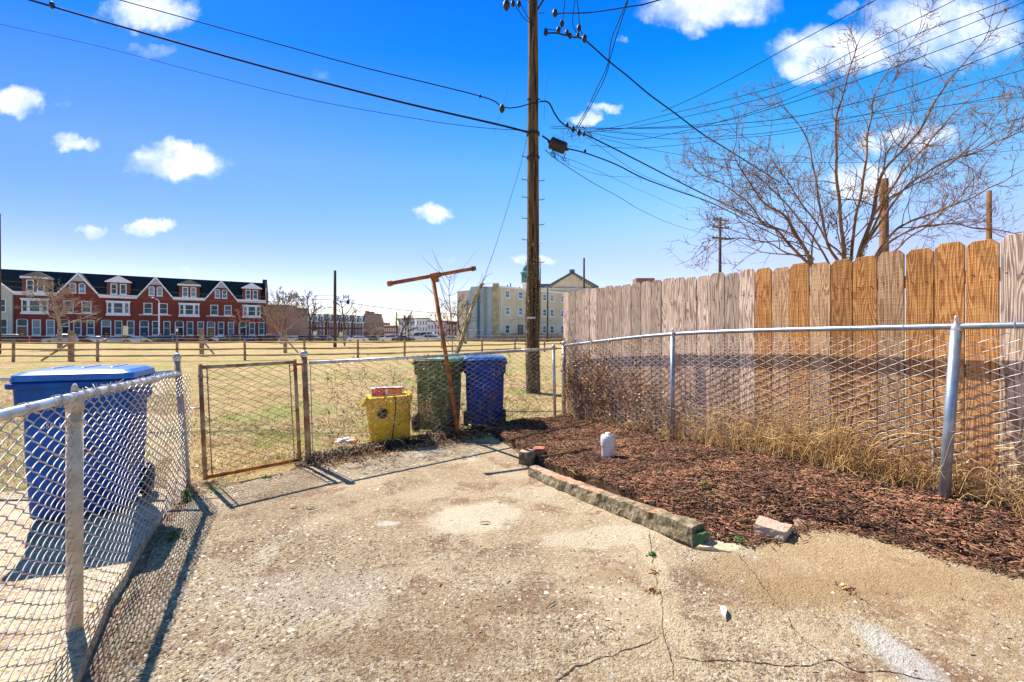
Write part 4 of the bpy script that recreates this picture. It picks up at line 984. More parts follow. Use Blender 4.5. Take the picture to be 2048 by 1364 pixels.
# ------------------------------------------------------------------ bins
def rrect(w, d, r, n=5):
    pts = []
    for cx, cy, a0 in ((w/2-r, d/2-r, 0), (-w/2+r, d/2-r, 90), (-w/2+r, -d/2+r, 180), (w/2-r, -d/2+r, 270)):
        for k in range(n+1): a = R(a0+90*k/n); pts.append((cx+r*math.cos(a), cy+r*math.sin(a)))
    return pts
def loft(mb, secs, MX):                          # secs: z, w, d, r, ox, oy
    b = len(mb.v); n = 0
    for (z, w, d, r, ox, oy) in secs:
        pr = rrect(w, d, r); n = len(pr)
        for x, y in pr: mb.v.append(MX @ Vector((x+ox, y+oy, z)))
    for i in range(len(secs)-1):
        for k in range(n): a = b+i*n+k; c = b+i*n+(k+1) % n; mb.f.append((a, c, c+n, a+n)); mb.mi.append(0)
    mb.f.append(tuple(b+k for k in range(n))[::-1]); mb.f.append(tuple(b+(len(secs)-1)*n+k for k in range(n))); mb.mi += [0, 0]
def wheelie(loc, rz, W, D, H, body, lid, label, group='wheeled bins', pocket=True, text=None, tilt=0):
    """front faces local -Y, wheels at local +Y"""
    t = thing('wheelie_bin', loc, label, 'bin', group)
    MX = Matrix.Translation(loc) @ Matrix.Rotation(rz, 4, 'Z') @ Matrix.Rotation(tilt, 4, 'X')
    m = MB(); bw, bd = W*.82, D*.74
    loft(m, [(0.03, bw*.96, bd*.95, .05, 0, 0), (.05, bw, bd, .06, 0, 0), (H*.45, bw+(W*.93-bw)*.5, bd+(D*.88-bd)*.5, .06, 0, 0), (H*.70, W*.88, D*.82, .055, 0, 0), (H*.80, W*.90, D*.85, .05, 0, 0)], MX)
    o = m.build('body', body, t); bevel(o, .008, 2)
    m = MB(); loft(m, [(H*.735, W*.92, D*.86, .05, 0, 0), (H*.76, W*.965, D*.93, .05, 0, -.01), (H*.875, W*.975, D*.945, .05, 0, -.015)], MX)
    # ribs under the collar
    for k in range(7):
        x = (k-3)*W*.11; m.box(MX @ Vector((x, -D*.455, H*.80)), (.018, .03, H*.09), rz)
    o = m.build('collar', body, t); bevel(o, .006, 2)
    m = MB(); loft(m, [(H*.872, W*1.02, D*1.0, .045, 0, -.02), (H*.878, W*1.05, D*1.03, .045, 0, -.02), (H*.905, W*1.05, D*1.03, .045, 0, -.02), (H*.91, W*1.02, D*1.0, .045, 0, -.02)], MX)
    o = m.build('rim', body, t); bevel(o, .004, 2)
    m = MB(); loft(m, [(H*.912, W*1.0, D*.98, .05, 0, -.01), (H*.92, W*1.02, D*1.0, .05, 0, -.01), (H*.955, W*1.0, D*.98, .06, 0, -.01), (H*.975, W*.90, D*.86, .09, 0, 0), (H*.985, W*.7, D*.62, .09, 0, 0)], MX)
    for k in (-1, 0, 1):
        q = MX @ Vector((k*W*.25, .02, H*.985)); m.box(q, (.02, D*.55, .012), rz)
    o = m.build('lid', lid, t); bevel(o, .006, 2)
    m = MB(); hy = D*.56; m.tube([MX @ Vector((-W*.38, D*.44, H*.90)), MX @ Vector((-W*.38, hy, H*.93)), MX @ Vector((W*.38, hy, H*.93)), MX @ Vector((W*.38, D*.44, H*.90))], .014, 8); m.build('handle', body, t, True)
    ry = R(90); 
    for s_ in (-1, 1):
        c = MX @ Vector((s_*(bw/2+.015), D*.36, .13)); Mw = (Matrix.Rotation(rz, 3, 'Z') @ Matrix.Rotation(ry, 3, 'Y'))
        m = MB(); m.lathe(c, [(.07, -.032), (.12, -.03), (.13, -.018), (.13, .018), (.12, .03), (.07, .032)], 20, Mw); wh = m.build('wheel', M['black'], t, True)
        m = MB(); m.lathe(c, [(.03, -.036), (.065, -.034), (.065, .034), (.03, .036)], 12, Mw); m.build('hub', M['wire_grey'], wh, True)
    m = MB(); m.tube([MX @ Vector((-bw*.5, D*.36, .13)), MX @ Vector((bw*.5, D*.36, .13))], .012, 8); m.build('axle', M['black'], t)
    if pocket:
        yf = -D*.405; m = MB(); q = lambda x, z, y=yf: MX @ Vector((x, y, z))
        for (x0, x1, z0, z1) in ((-.13, .13, H*.36, H*.385), (-.14, -.12, H*.10, H*.52), (.12, .14, H*.10, H*.52), (-.13, .13, H*.50, H*.52)):
            yy = -D*.40*(.8+.2*((z0+z1)/2/(H*.7))); m.box(q((x0+x1)/2, (z0+z1)/2, yy), (x1-x0, .05, z1-z0), rz)
        m.build('front_ribs', body, t)
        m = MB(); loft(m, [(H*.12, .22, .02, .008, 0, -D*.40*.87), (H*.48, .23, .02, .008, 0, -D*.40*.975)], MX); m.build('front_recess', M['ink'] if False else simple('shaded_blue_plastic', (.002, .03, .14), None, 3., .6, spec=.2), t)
        m = MB(); m.tube([q(-.11, H*.44, -D*.42), q(.11, H*.44, -D*.42)], .011, 8); m.build('lift_bar', M['rust_tan'], t)
    if text:
        cu = bpy.data.curves.new('txt', 'FONT'); cu.body = text; cu.size = .047; cu.extrude = .0008; cu.align_x = 'CENTER'
        ob = bpy.data.objects.new('txt', cu); col.objects.link(ob); bpy.context.view_layer.update()
        me = bpy.data.meshes.new_from_object(ob); bpy.data.objects.remove(ob)
        Mt = MX @ Matrix.Translation((-.06, -D*.437, H*.615)) @ Matrix.Rotation(R(86), 4, 'X')
        me.transform(Matrix.Translation(-t.location) @ Mt); me.materials.clear(); me.materials.append(M['pvc'])
        o = bpy.data.objects.new('lettering', me); col.objects.link(o); o.parent = t
    return t
wheelie((-3.23, 3.49, PADZ), R(25), .67, .62, 1.105, M['blue_bin'], M['bluelid'], 'large blue wheeled bin beyond the left chain link fence, white serial number on its front', text='65R 131-658', )
wheelie((-1.07, 6.72, 0), R(170), .60, .66, 1.10, M['green_bin'], M['greenlid'], 'green wheeled bin with a faded lid, between the yellow tub and the dark blue bin', pocket=False)
wheelie((-.43, 7.16, 0), R(184), .66, .66, 1.08, M['blue_bin2'], M['bluelid'], 'dark blue wheeled bin beside the green one behind the back fence', pocket=False)
# yellow tub
yl = Vector((-1.60, 6.02, 0)); yt = thing('recycling_tub', tuple(yl), 'open yellow plastic tub leaning against the green bin, a red card box on top', 'tub')
MX = Matrix.Translation(yl) @ Matrix.Rotation(R(12), 4, 'Z') @ Matrix.Rotation(R(-3), 4, 'Y')
m = MB(); loft(m, [(-.02, .43, .36, .05, 0, 0), (.0, .49, .40, .06, 0, 0), (.52, .56, .46, .07, 0, 0), (.58, .565, .465, .07, 0, 0)], MX); bevel(m.build('body', M['yellow'], yt), .006, 2)
m = MB(); loft(m, [(.52, .575, .475, .06, 0, 0), (.50, .64, .50, .06, -.03, 0), (.505, .66, .51, .06, -.03, 0), (.575, .60, .49, .06, -.005, 0), (.60, .585, .48, .06, 0, 0), (.595, .57, .465, .06, 0, 0)], MX); bevel(m.build('rim', M['yellow'], yt), .004, 2)
m = MB()
Mr = Matrix.Rotation(R(90), 3, 'X'); c = Vector((-.07, -.262, .40))
yr = MX.to_3x3()
ring = [(.055, -.002), (.066, -.002), (.066, .002), (.055, .002), (.055, -.002)]
m.lathe(MX @ c, ring, 24, yr @ Matrix.Rotation(R(84), 3, 'X'))
for (a, b) in (((-.035, .03), (-.035, -.03)), ((-.015, .035), (.012, -.03)), ((.012, -.03), (.018, .035)), ((.036, .03), (.036, -.02)), ((-.03, -.035), (.03, -.035)), ((-.02, 0), (-.005, -.03))):
    m.tube([MX @ (c+Vector((a[0], .0, a[1]))), MX @ (c+Vector((b[0], .0, b[1])))], .006, 4)
m.build('emblem', M['ink'], yt)
m = MB(); m.tube(smooth_path([MX @ Vector(v) for v in ((.09, -.275, .62), (.10, -.285, .50), (.07, -.29, .3), (.03, -.26, .08), (.0, -.24, .0))], 5), .008, 6); m.build('strap', M['black'], yt)
bx = thing('card_box', tuple(yl+Vector((.02, .02, .60))), 'flattened red and white card box sticking out of the yellow tub', 'box')
m = MB(); m.box(MX @ Vector((-.02, .03, .63)), (.40, .2, .13), R(12)); bevel(m.build('carton', M['pvc'], bx), .004)
m = MB(); m.box(MX @ Vector((-.12, -.072, .645)), (.17, .004, .08), R(12)); m.box(MX @ Vector((.02, -.072, .69)), (.36, .004, .018), R(12)); m.build('red_panel', M['red'], bx)
m = MB(); m.box(MX @ Vector((.09, -.0745, .645)), (.17, .004, .06), R(12)); m.build('orange_panel', M['orange'], bx)

# white bag-like litter by the fence
lb = G(680, 893); lt = thing('litter_bag', tuple(lb), 'crumpled white and orange litter lying behind the back fence near the gate post', 'litter')
def blob(name, c, size, mat, parent, seed=0, amp=.35, sub=3):
    bm = bmesh.new(); bmesh.ops.create_icosphere(bm, subdivisions=sub, radius=1)
    for v in bm.verts:
        n = noise.noise(v.co*1.8+Vector((seed, 0, 0)))*amp; v.co *= 1+n; v.co.x *= size[0]; v.co.y *= size[1]; v.co.z *= size[2]; v.co += Vector(c)
    me = bpy.data.meshes.new(name); bm.to_mesh(me); bm.free()
    me.transform(Matrix.Translation(-parent.location)); me.materials.append(mat); o = bpy.data.objects.new(name, me); col.objects.link(o); o.parent = parent; return o
blob('white_film', lb+Vector((0, .18, .03)), (.14, .09, .035), M['pvc'], lt, 3, .6); blob('orange_scrap', lb+Vector((.12, .14, .03)), (.05, .04, .03), M['orange'], lt, 5, .6, 2)
# ------------------------------------------------------------------ pvc cleanout
pc = G(1216, 915, .05); pv = thing('cleanout_pipe', tuple(pc), 'short white plastic cleanout pipe standing in the mulch', 'pipe')
m = MB(); m.lathe(pc, [(.068, -.05), (.068, .12), (.076, .122), (.078, .21), (.074, .222)], 24); bevel(m.build('pipe', M['pvc'], pv, True), .002)
m = MB(); m.lathe(pc, [(.070, .222), (.070, .235), (.03, .24), (.028, .262), (.02, .265)], 24); m.build('cap', M['pvc'], pv, True)
m = MB(); a = P(1867, 957, 3.28); m.box(a+Vector((0, 0, .12)), (.03, .008, .26), .4); o = m.build('stake', M['pvc'], None); tag(o, 'thin white stake among the dry grass left of the near fence post', 'stake')
# ------------------------------------------------------------------ vines, dry grass, litter
def vinework(name, label, region, n, nleaf, lsize, cat='vine', seed=0, mat='deadleaf', off=.0, spread=.05, r=.0022):
    """region: list of (a, b, z0, z1) strips along a fence"""
    rr = random.Random(seed); a0 = region[0][0]; t = thing(name, (a0[0], a0[1], 0), label, cat)
    m = MB(); L = []
    for (a, b, z0, z1, k) in region:
        a = Vector((*a, 0)); b = Vector((*b, 0)); d = (b-a); nn = Vector((-d.y, d.x, 0)).normalized()
        for _ in range(int(n*k)):
            u = rr.random(); z = rr.uniform(z0, z1)*rr.uniform(.3, 1); pts = []; du = rr.uniform(-.25, .25); dz = rr.uniform(.02, .35)
            for j in range(6):
                q = a+d*min(1, max(0, u))+nn*(rr.gauss(0, spread)+off); pts.append(Vector((q.x, q.y, max(.0, z)))); u += (du+rr.gauss(0, .18))*.28/d.length; z += rr.gauss(dz*.25, .07)
                z = min(z1, z)
            sp = smooth_path(pts, 3); m.tube(sp, r*rr.uniform(.6, 1.3), 4)
            L += [p for p in sp if rr.random() < nleaf]
    m.build('stem', M['vine'], t)
    L = np.array([tuple(p) for p in L]); L = L+rng.normal(0, .02, L.shape)
    leaves('leaf', L[:, 0], L[:, 1], L[:, 2], lsize, M[mat], parent=t, flat=1.)
    return t
def on_back(t): q = ba.lerp(bb, t); return (q.x, q.y)
vinework('dry_vine', 'dead vine clump hanging on the back fence left of the yellow tub', [(on_back(.05), on_back(.36), .1, 1.12, 1.)], 80, .45, .036, seed=1)
vinework('dry_vine', 'dead vines tangled over the fence in front of the green and blue bins', [(on_back(.30), on_back(.74), .0, 1.1, 1.)], 110, .30, .032, seed=2)
vinework('dry_vine', 'dead vine patch on the chain link between the pole and the timber fence', [(on_back(.76), on_back(.99), .0, 1.0, 1.)], 26, .3, .03, seed=3)
def on_right(i, t): q = RC[i].lerp(RC[i+1], t); return (q.x, q.y)
vinework('dry_vine', 'dense dead vine with curled leaves over the far end of the right fence', [(on_right(0, .0), on_right(0, .95), .1, 1.3, 1.), (on_right(0, .0), on_right(0, .5), .6, 1.3, .6)], 170, .9, .042, seed=4, spread=.03)
# straggly stems rising above the back fence
sh = thing('sapling', tuple(P(905, 800, 7.2)), 'thin leafless sapling rising behind the rusty post', 'sapling')
m = MB(); rr = random.Random(5)
main = smooth_path([P(912, 850, 7.2), P(908, 760, 7.2), P(903, 660, 7.2), P(898, 580, 7.2), P(902, 548, 7.2)], 5); m.tube(main, [.012-.009*i/len(main) for i in range(len(main))], 6)
for k in range(26):
    g0 = rr.choice(main[8:]); d = Vector((rr.uniform(-1, 1), rr.uniform(-.5, .5), rr.uniform(.2, 1))).normalized(); L = rr.uniform(.15, .6)
    m.tube(smooth_path([g0, g0+d*L*.5, g0+d*L+Vector((0, 0, .1))], 3), [.004]*4+[.003, .002, .001], 4)
m.build('stem', M['bark_grey'], sh)
# tall dry grass along right fence
def stalks(name, label, n, seed, u0, u1, h0, h1, dens=None):
    rr = random.Random(seed); t = None; m = MB(); heads = []
    for _ in range(n):
        u = rr.uniform(u0, u1)
        if dens and rr.random() > dens(u): continue
        q = RC[0]+RD*u+RN*rr.gauss(.02, .035); z = mz(q.x, q.y); nz = .55+1.0*max(0, noise.noise(Vector((u*2.3, seed, 0)))+.35); h = rr.uniform(h0, h1)*rr.uniform(.3, 1)*nz*(1.5 if rr.random() < .06 else 1)
        a = rr.uniform(0, 6.28); b = rr.uniform(.15, 1.25)*h
        tip = Vector((q.x+RD.x*math.cos(a)*b-RN.x*abs(math.sin(a))*b*.25, q.y+RD.y*math.cos(a)*b-RN.y*abs(math.sin(a))*b*.25, z+h*rr.uniform(.5, 1)))
        mid = Vector((q.x, q.y, z)).lerp(tip, .55)+Vector((0, 0, h*.22))
        sp = smooth_path([Vector((q.x, q.y, z-.02)), mid, tip, tip+Vector((rr.gauss(0, .06), rr.gauss(0, .06), -rr.uniform(0, .45)*h))], 4)
        r0 = rr.uniform(.0012, .0028); m.tube(sp, [r0*(1-.6*i/len(sp)) for i in range(len(sp))], 3)
    o = m.build(name, M['straw'], None); tag(o, kind='stuff', label=label); return o
L1 = (RC[1]-RC[0]).length; L2 = (RC[2]-RC[0]).length
stalks('tall_dry_grass', None, 1500, 3, 2.3, 4.7, .2, .72, lambda u: .35+.65*ss(u, 2.6, 3.6))
stalks('tall_dry_grass', None, 1000, 4, 4.2, 6.6, .15, .6)
stalks('tall_dry_grass', None, 350, 5, .1, 2.7, .1, .35)
# leaf litter, dark, along back fence foot and gate post
vinework('dry_vine', 'loose straw coloured vine climbing the right fence left of the near post', [(on_right(1, .05), on_right(1, .95), .0, 1.1, 1.)], 85, .12, .028, seed=14, spread=.03, r=.0018)
def litter(name, pts, n, sd, size, mat, zl=.0, zh=.07):
    xs = []; ys = []; 
    for _ in range(n):
        i = random.randrange(len(pts)-1); q = Vector(pts[i]).lerp(Vector(pts[i+1]), random.random()); xs.append(q.x+random.gauss(0, sd)); ys.append(q.y+random.gauss(0, sd))
    xs = np.array(xs); ys = np.array(ys); z = zs(gz, xs, ys)+zl+rng.random(n)*(zh-zl)
    return leaves(name, xs, ys, z, size, M[mat], flat=.6)
fl = [Vector((*on_back(t), 0)) for t in (0., .1, .2, .3, .42, .55, .66)]
litter('leaf_litter', fl, 3200, .075, .042, 'darkleaf', .0, .09)
litter('leaf_litter', [f+Vector((.12, -.14, 0)) for f in fl], 2200, .12, .034, 'deadleaf', .0, .03)
litter('leaf_litter', [Vector((*on_right(0, t), 0)) for t in (0, .3, .6, .99)]+[Vector((*on_right(1, t), 0)) for t in (.3, .6, .99)], 1300, .05, .035, 'deadleaf', .03, .08)
litter('leaf_litter', [Vector((-2.95, 4.1, 0)), Vector((-2.6, 3.4, 0)), Vector((-2.0, 2.1, 0))], 320, .07, .03, 'deadleaf', -.03, .01)
litter('leaf_litter', [Vector((-6, 6.5, 0)), Vector((-2.5, 6.2, 0)), Vector((1, 9, 0))], 1500, .9, .04, 'darkleaf', .0, .02)
litter('leaf_litter', [Vector((-6, 9, 0)), Vector((-1, 8.6, 0)), Vector((3, 12, 0))], 900, 1.6, .045, 'deadleaf', .0, .03)
m = MB(); rr = random.Random(21)
for _ in range(130):                              # twigs
    f = rr.choice(fl); q = f+Vector((rr.gauss(0, .16), rr.gauss(-.04, .12), .02)); d = Vector((rr.uniform(-1, 1), rr.uniform(-1, 1), rr.uniform(-.1, .5))).normalized()*rr.uniform(.08, .3)
    m.tube(smooth_path([q, q+d*.5+Vector((0, 0, .03)), q+d], 2), .0022, 4)
for _ in range(60):
    q = G(rr.uniform(1000, 1900), rr.uniform(880, 1010), .06); d = Vector((rr.uniform(-1, 1), rr.uniform(-1, 1), 0)).normalized()*rr.uniform(.06, .2)
    m.tube([q, q+d*.5+Vector((0, 0, .012)), q+d], .002, 4)
o = m.build('twigs', M['straw'], None); tag(o, kind='stuff')
def weed(px, py, r, n, mat, label, h=.06, hz=0.):
    c = G(px, py, hz); t = thing('weed', tuple(c), label, 'weed')
    a = rng.uniform(0, 6.28, n); q = np.abs(rng.normal(0, r*.55, n)); leaves('leaf', c.x+np.cos(a)*q, c.y+np.sin(a)*q, c.z+rng.uniform(.003, h, n)*(1-.5*q/r), .024, M[mat], parent=t, flat=.7)
weed(1305, 1110, .028, 70, 'weed', 'small green weed growing in the patio crack', .02)
weed(1410, 975, .05, 50, 'weed', 'sparse green weed in the middle of the mulch bed', .05, .05)
weed(1408, 985+12, .03, 26, 'weed', 'tiny bright weed on the mulch nearest the curb', .03, .05)
weed(1478, 1082, .05, 60, 'weed', 'yellowish weed tuft at the mulch tip between curb and loose brick', .03, .02)
weed(372, 1000, .07, 260, 'weed', 'bushy dark green weed at the foot of the left gate post', .10)
weed(345, 1075, .09, 150, 'weed', 'low weed patch beside the left fence', .04)
weed(532, 955, .10, 90, 'weed', 'flat weed patch on the concrete under the gate', .02)
weed(1303, 1182, .05, 60, 'deadleaf', 'clump of dry debris caught in the patio crack', .02)
weed(1308, 1145, .03, 30, 'deadleaf', 'smaller bit of dry debris in the patio crack just past the green weed', .02)
weed(1695, 1178, .07, 50, 'deadleaf', 'scatter of dry bits on the right of the patio', .012)
# small single things on the patio
def leafobj(px, py, L, W, mat, name, label, cat, ang=0, curl=.3, hz=.006):
    c = G(px, py, hz); vs = []; fs = []; n = 9
    for i in range(n):
        t = i/(n-1); wv = W*math.sin(math.pi*min(.98, max(.03, t)))**.7; x = (t-.5)*L; z = curl*W*math.cos((t-.5)*3)
        for s_ in (-1, -.5, 0, .5, 1): p = Vector((x, s_*wv/2, z+abs(s_)*curl*W*.6)); p = Matrix.Rotation(ang, 3, 'Z') @ p; vs.append(c+p)
    for i in range(n-1):
        for k in range(4): a = i*5+k; fs.append((a, a+1, a+6, a+5))
    o = mk(name, vs, fs, M[mat], None, True); md = o.modifiers.new('s', 'SOLIDIFY'); md.thickness = .0015; tag(o, label, cat); return o
leafobj(970, 1046, .085, .022, 'rust', 'dead_leaf', 'brown curled leaf on the pale patch in the middle of the patio', 'leaf', .1)
leafobj(620, 1016, .08, .025, 'darkleaf', 'dead_leaf', 'dark leaf lying beyond the gate shadow on the left', 'leaf', -.2)
leafobj(586, 1014, .06, .03, 'stone', 'stone_flake', 'flat grey flake beside the dark leaf near the gate shadow', 'stone', .4)
leafobj(500, 1080, .05, .02, 'darkleaf', 'dead_leaf', 'small dark leaf on the left of the patio', 'leaf', .1)
leafobj(1447, 1226, .10, .028, 'pvc', 'plastic_scrap', 'curved white plastic scrap on the patio near the cracks', 'scrap', 1.2, .5)
leafobj(1105, 1208, .07, .008, 'darkleaf', 'bark_sliver', 'dark bark sliver on the patio left of the long crack', 'sliver', .7)
leafobj(1610, 1083, .06, .008, 'darkleaf', 'bark_sliver', 'dark bark sliver just right of the loose brick', 'sliver', .3)
leafobj(1180, 1042, .03, .012, 'darkleaf', 'dead_leaf', 'tiny dark leaf near the middle of the brick curb', 'leaf', .0)
leafobj(1780, 1078, .07, .02, 'rust', 'bark_piece', 'reddish bark piece on the patio at the mulch edge', 'bark', -.8)

# ------------------------------------------------------------------ bare trees
def branch(mb, p, d, L, r, lev, rr, up=.12, zig=.25, nseg=5, kids=4, ang=.7, minr=.004, flat=None):
    pts = [Vector(p)]; rs = [r]; d = Vector(d).normalized()
    for i in range(nseg):
        d = (d+Vector((rr.gauss(0, zig*.5), rr.gauss(0, zig*.5), rr.gauss(0, zig*.4)+up))).normalized()
        pts.append(pts[-1]+d*L/nseg); rs.append(max(minr*.5, r*(1-.75*(i+1)/nseg)))
    mb.tube(pts, rs, 5 if r > .02 else (4 if r > .008 else 3), cap=False)
    if lev <= 0: return
    for k in range(kids):
        t = rr.uniform(.25, 1.); i = min(nseg-1, int(t*nseg)); q = pts[i].lerp(pts[i+1], t*nseg-i)
        dd = (pts[i+1]-pts[i]).normalized(); s = Vector((rr.gauss(0, 1), rr.gauss(0, 1), rr.gauss(0, .7))).normalized(); s = (s-dd*s.dot(dd)).normalized()
        nd_ = dd*math.cos(ang)+s*math.sin(ang*rr.uniform(.7, 1.3))
        branch(mb, q, nd_, L*rr.uniform(.4, .68)*(1.1-.4*t), max(minr, rs[i]*.55), lev-1, rr, up, zig, nseg, kids, ang, minr)
def small_tree(px, py_base, d, H, r, label, seed, spread=.9, lev=3, kids=5, mat='bark_grey', trunk=.3, up=.12, name='bare_tree', lean=0, base_z=0., minr=.012, nb=9):
    rr = random.Random(seed); b = P(px, py_base, d); t = thing(name, tuple(b), label, 'tree', 'bare trees across the field')
    m = MB(); th = H*trunk; top = b+Vector((lean, 0, th)); m.tube([b-Vector((0, 0, .3)), b.lerp(top, .5)+Vector((rr.uniform(-.05, .05), 0, 0)), top], [r*1.2, r, r*.9], 8); 
    lead = [top]; dd = Vector((lean*.05, 0, 1))
    for i in range(6): dd = (dd+Vector((rr.gauss(0, .12), rr.gauss(0, .12), .1))).normalized(); lead.append(lead[-1]+dd*(H-th)/6)
    m.tube(lead, [r*.9*(1-.14*i)+.004 for i in range(7)], 6)
    m.build('trunk', M[mat], t, True)
    c = MB()
    for k in range(nb):
        f = (k+.3)/nb; q = lead[min(5, int(f*5.5))].lerp(lead[min(6, int(f*5.5)+1)], rr.random()); a = k*2.4+rr.random()
        dirn = Vector((math.cos(a)*spread, math.sin(a)*spread, rr.uniform(.35, .9))); branch(c, q, dirn, (H-th)*(1.02-.6*f)*.62, r*.5*(1-.5*f), lev-1, rr, up, .3, 4, kids, .7, minr)
    c.build('crown', M[mat], t); return t
small_tree(120, 690, 40, 5.7, .16, 'bare tree in front of the left brick row houses, the largest across the field', 3, 1.1, 4, 5, 'bark_grey', .25, .06, minr=.014, nb=15)
small_tree(480, 684, 84, 6.2, .10, 'small reddish bare tree before the right end of the brick row', 5, .9, 3, 5, 'bark_red', .35, .1, minr=.03)
small_tree(562, 684, 62, 6.4, .13, 'broad bare tree fanning out at the end of the brick row', 8, .7, 4, 5, 'bark_grey', .08, .18, minr=.022, nb=18)
small_tree(620, 684, 84, 8.6, .24, 'tall dark bare tree in front of the mansard row', 9, .8, 3, 6, 'bark_dark', .3, .1, minr=.035, nb=12)
small_tree(689, 684, 60, 6.0, .15, 'bare tree just right of the plain pole with wide arching limbs', 12, 1.1, 3, 5, 'bark_dark', .34, .1, minr=.025, nb=9)
small_tree(745, 684, 95, 4.6, .12, 'low twiggy bare tree below the distant tower block', 14, 1., 3, 6, 'bark_grey', .15, .1, minr=.03, nb=12)
small_tree(802, 686, 78, 5.2, .2, 'bare tree left of the pair before the white row', 15, .9, 3, 6, 'bark_dark', .22, .1, minr=.025)
small_tree(818, 684, 84, 4.8, .12, 'slimmer bare tree right of the pair before the white row', 16, .9, 3, 5, 'bark_dark', .35, .1, minr=.025)
small_tree(884, 690, 40, 3.6, .07, 'sparse bare tree just behind the rusty post', 18, 1., 3, 5, 'bark_dark', .25, .12, minr=.012)
small_tree(932, 684, 62, 5.8, .15, 'dark bare tree leaning beside the pale blue building', 19, 1.1, 3, 5, 'bark_dark', .3, .1, minr=.022, lean=-1)
# street tree behind far end: twig masses
# big tree on the right behind the timber fence
bt = thing('bare_tree', tuple(P(1692, 806, 9.2)), 'large many stemmed bare tree spreading above the timber fence', 'tree')
D0 = 9.2; rr = random.Random(31)
stems = [([(1692, 790), (1690, 600), (1688, 520), (1680, 440), (1672, 330), (1676, 220), (1705, 130), (1716, 92)], .075, 0),
 ([(1694, 780), (1700, 600), (1722, 510), (1742, 430), (1765, 340), (1830, 270), (1875, 195), (1930, 120), (1995, 55)], .07, -.8),
 ([(1690, 780), (1660, 580), (1612, 522), (1560, 465), (1528, 452), (1490, 400), (1440, 362), (1392, 338)], .055, .5),
 ([(1690, 780), (1665, 590), (1628, 530), (1600, 480), (1565, 430), (1520, 395), (1482, 340), (1462, 290)], .07, -.4),
 ([(1692, 780), (1682, 560), (1660, 500), (1640, 420), (1625, 330), (1612, 270), (1560, 215), (1545, 205)], .05, .9),
 ([(1694, 780), (1735, 560), (1775, 478), (1820, 445), (1900, 415), (1960, 385), (2060, 335), (2150, 300)], .05, .6),
 ([(1694, 780), (1735, 570), (1775, 488), (1830, 458), (1890, 448), (1960, 455), (2060, 470), (2150, 478)], .045, -.5),
 ([(1694, 780), (1712, 560), (1745, 440), (1800, 350), (1870, 270), (1950, 190), (2060, 100)], .055, 1.2),
 ([(1692, 780), (1700, 560), (1712, 440), (1726, 330), (1738, 260), (1750, 190), (1790, 120), (1850, 60)], .05, .3),
 ([(1694, 780), (1716, 560), (1760, 420), (1810, 380), (1900, 330), (1980, 260), (2080, 230)], .04, -1.2),
 ([(1690, 780), (1690, 540), (1650, 470), (1600, 400), (1560, 340), (1500, 275), (1440, 255)], .035, 1.4),
 ([(1690, 780), (1640, 560), (1560, 500), (1500, 478), (1440, 475), (1400, 485)], .03, -1.),
 ([(1694, 780), (1710, 550), (1790, 400), (1880, 330), (1960, 300), (2060, 255), (2150, 240)], .045, -.9),
 ([(1694, 780), (1730, 560), (1800, 490), (1880, 430), (1960, 340), (2050, 210)], .04, .9),
 ([(1690, 780), (1670, 560), (1600, 440), (1520, 360), (1450, 330), (1385, 300)], .035, .2)]
tm = MB(); cm_ = MB(); hub = P(1692, 610, D0)
for px, r, dd in stems:
    n = len(px); pts = [P(p[0], p[1], D0+dd*(i/(n-1))) for i, p in enumerate(px)]
    pts[1] = pts[1].lerp(pts[0], 0); sp = smooth_path(pts, 6)
    sp = [q+noise.noise_vector(q*1.6)*.07*min(1, i/8) for i, q in enumerate(sp)]
    k = len(sp); rs = [max(.006, .8*r*(1-.92*(i/k)**.8)) for i in range(k)]
    tm.tube(sp[:k*3//4+1], rs[:k*3//4+1], 8); cm_.tube(sp[k*3//4:], rs[k*3//4:], 5)
    for i in range(12, k-1, 1):
        if rr.random() > .72: continue
        d = (sp[i+1]-sp[i-1]).normalized(); s = Vector((rr.gauss(0, 1), rr.gauss(0, .8), rr.gauss(0.1, .8))).normalized(); s = (s-d*s.dot(d)).normalized()
        L = rr.uniform(.4, 1.7)*(1.15-.6*i/k); branch(cm_, sp[i], d*.75+s*.8, L, max(.0085, rs[i]*.45), 2 if L > .55 else 1, rr, .05, .5, 5, 5, .75, .0045)
tm.build('trunk', M['bark'], bt, True); cm_.build('crown', M['twig'], bt)
# clinging ivy leaves on its lower limbs
L = []
for (x0, y0, x1, y1) in ((1625, 525, 1585, 470), (1690, 540, 1665, 440), (1668, 450, 1660, 425), (1700, 520, 1695, 480), (1720, 520, 1735, 480)):
    for _ in range(70): f = rr.random(); L.append(tuple(P(x0+(x1-x0)*f+rr.gauss(0, 4), y0+(y1-y0)*f+rr.gauss(0, 4), D0+rr.gauss(-.1, .12))))
L = np.array(L); leaves('ivy', L[:, 0], L[:, 1], L[:, 2], .06, M['ivy'], parent=bt, flat=1.)

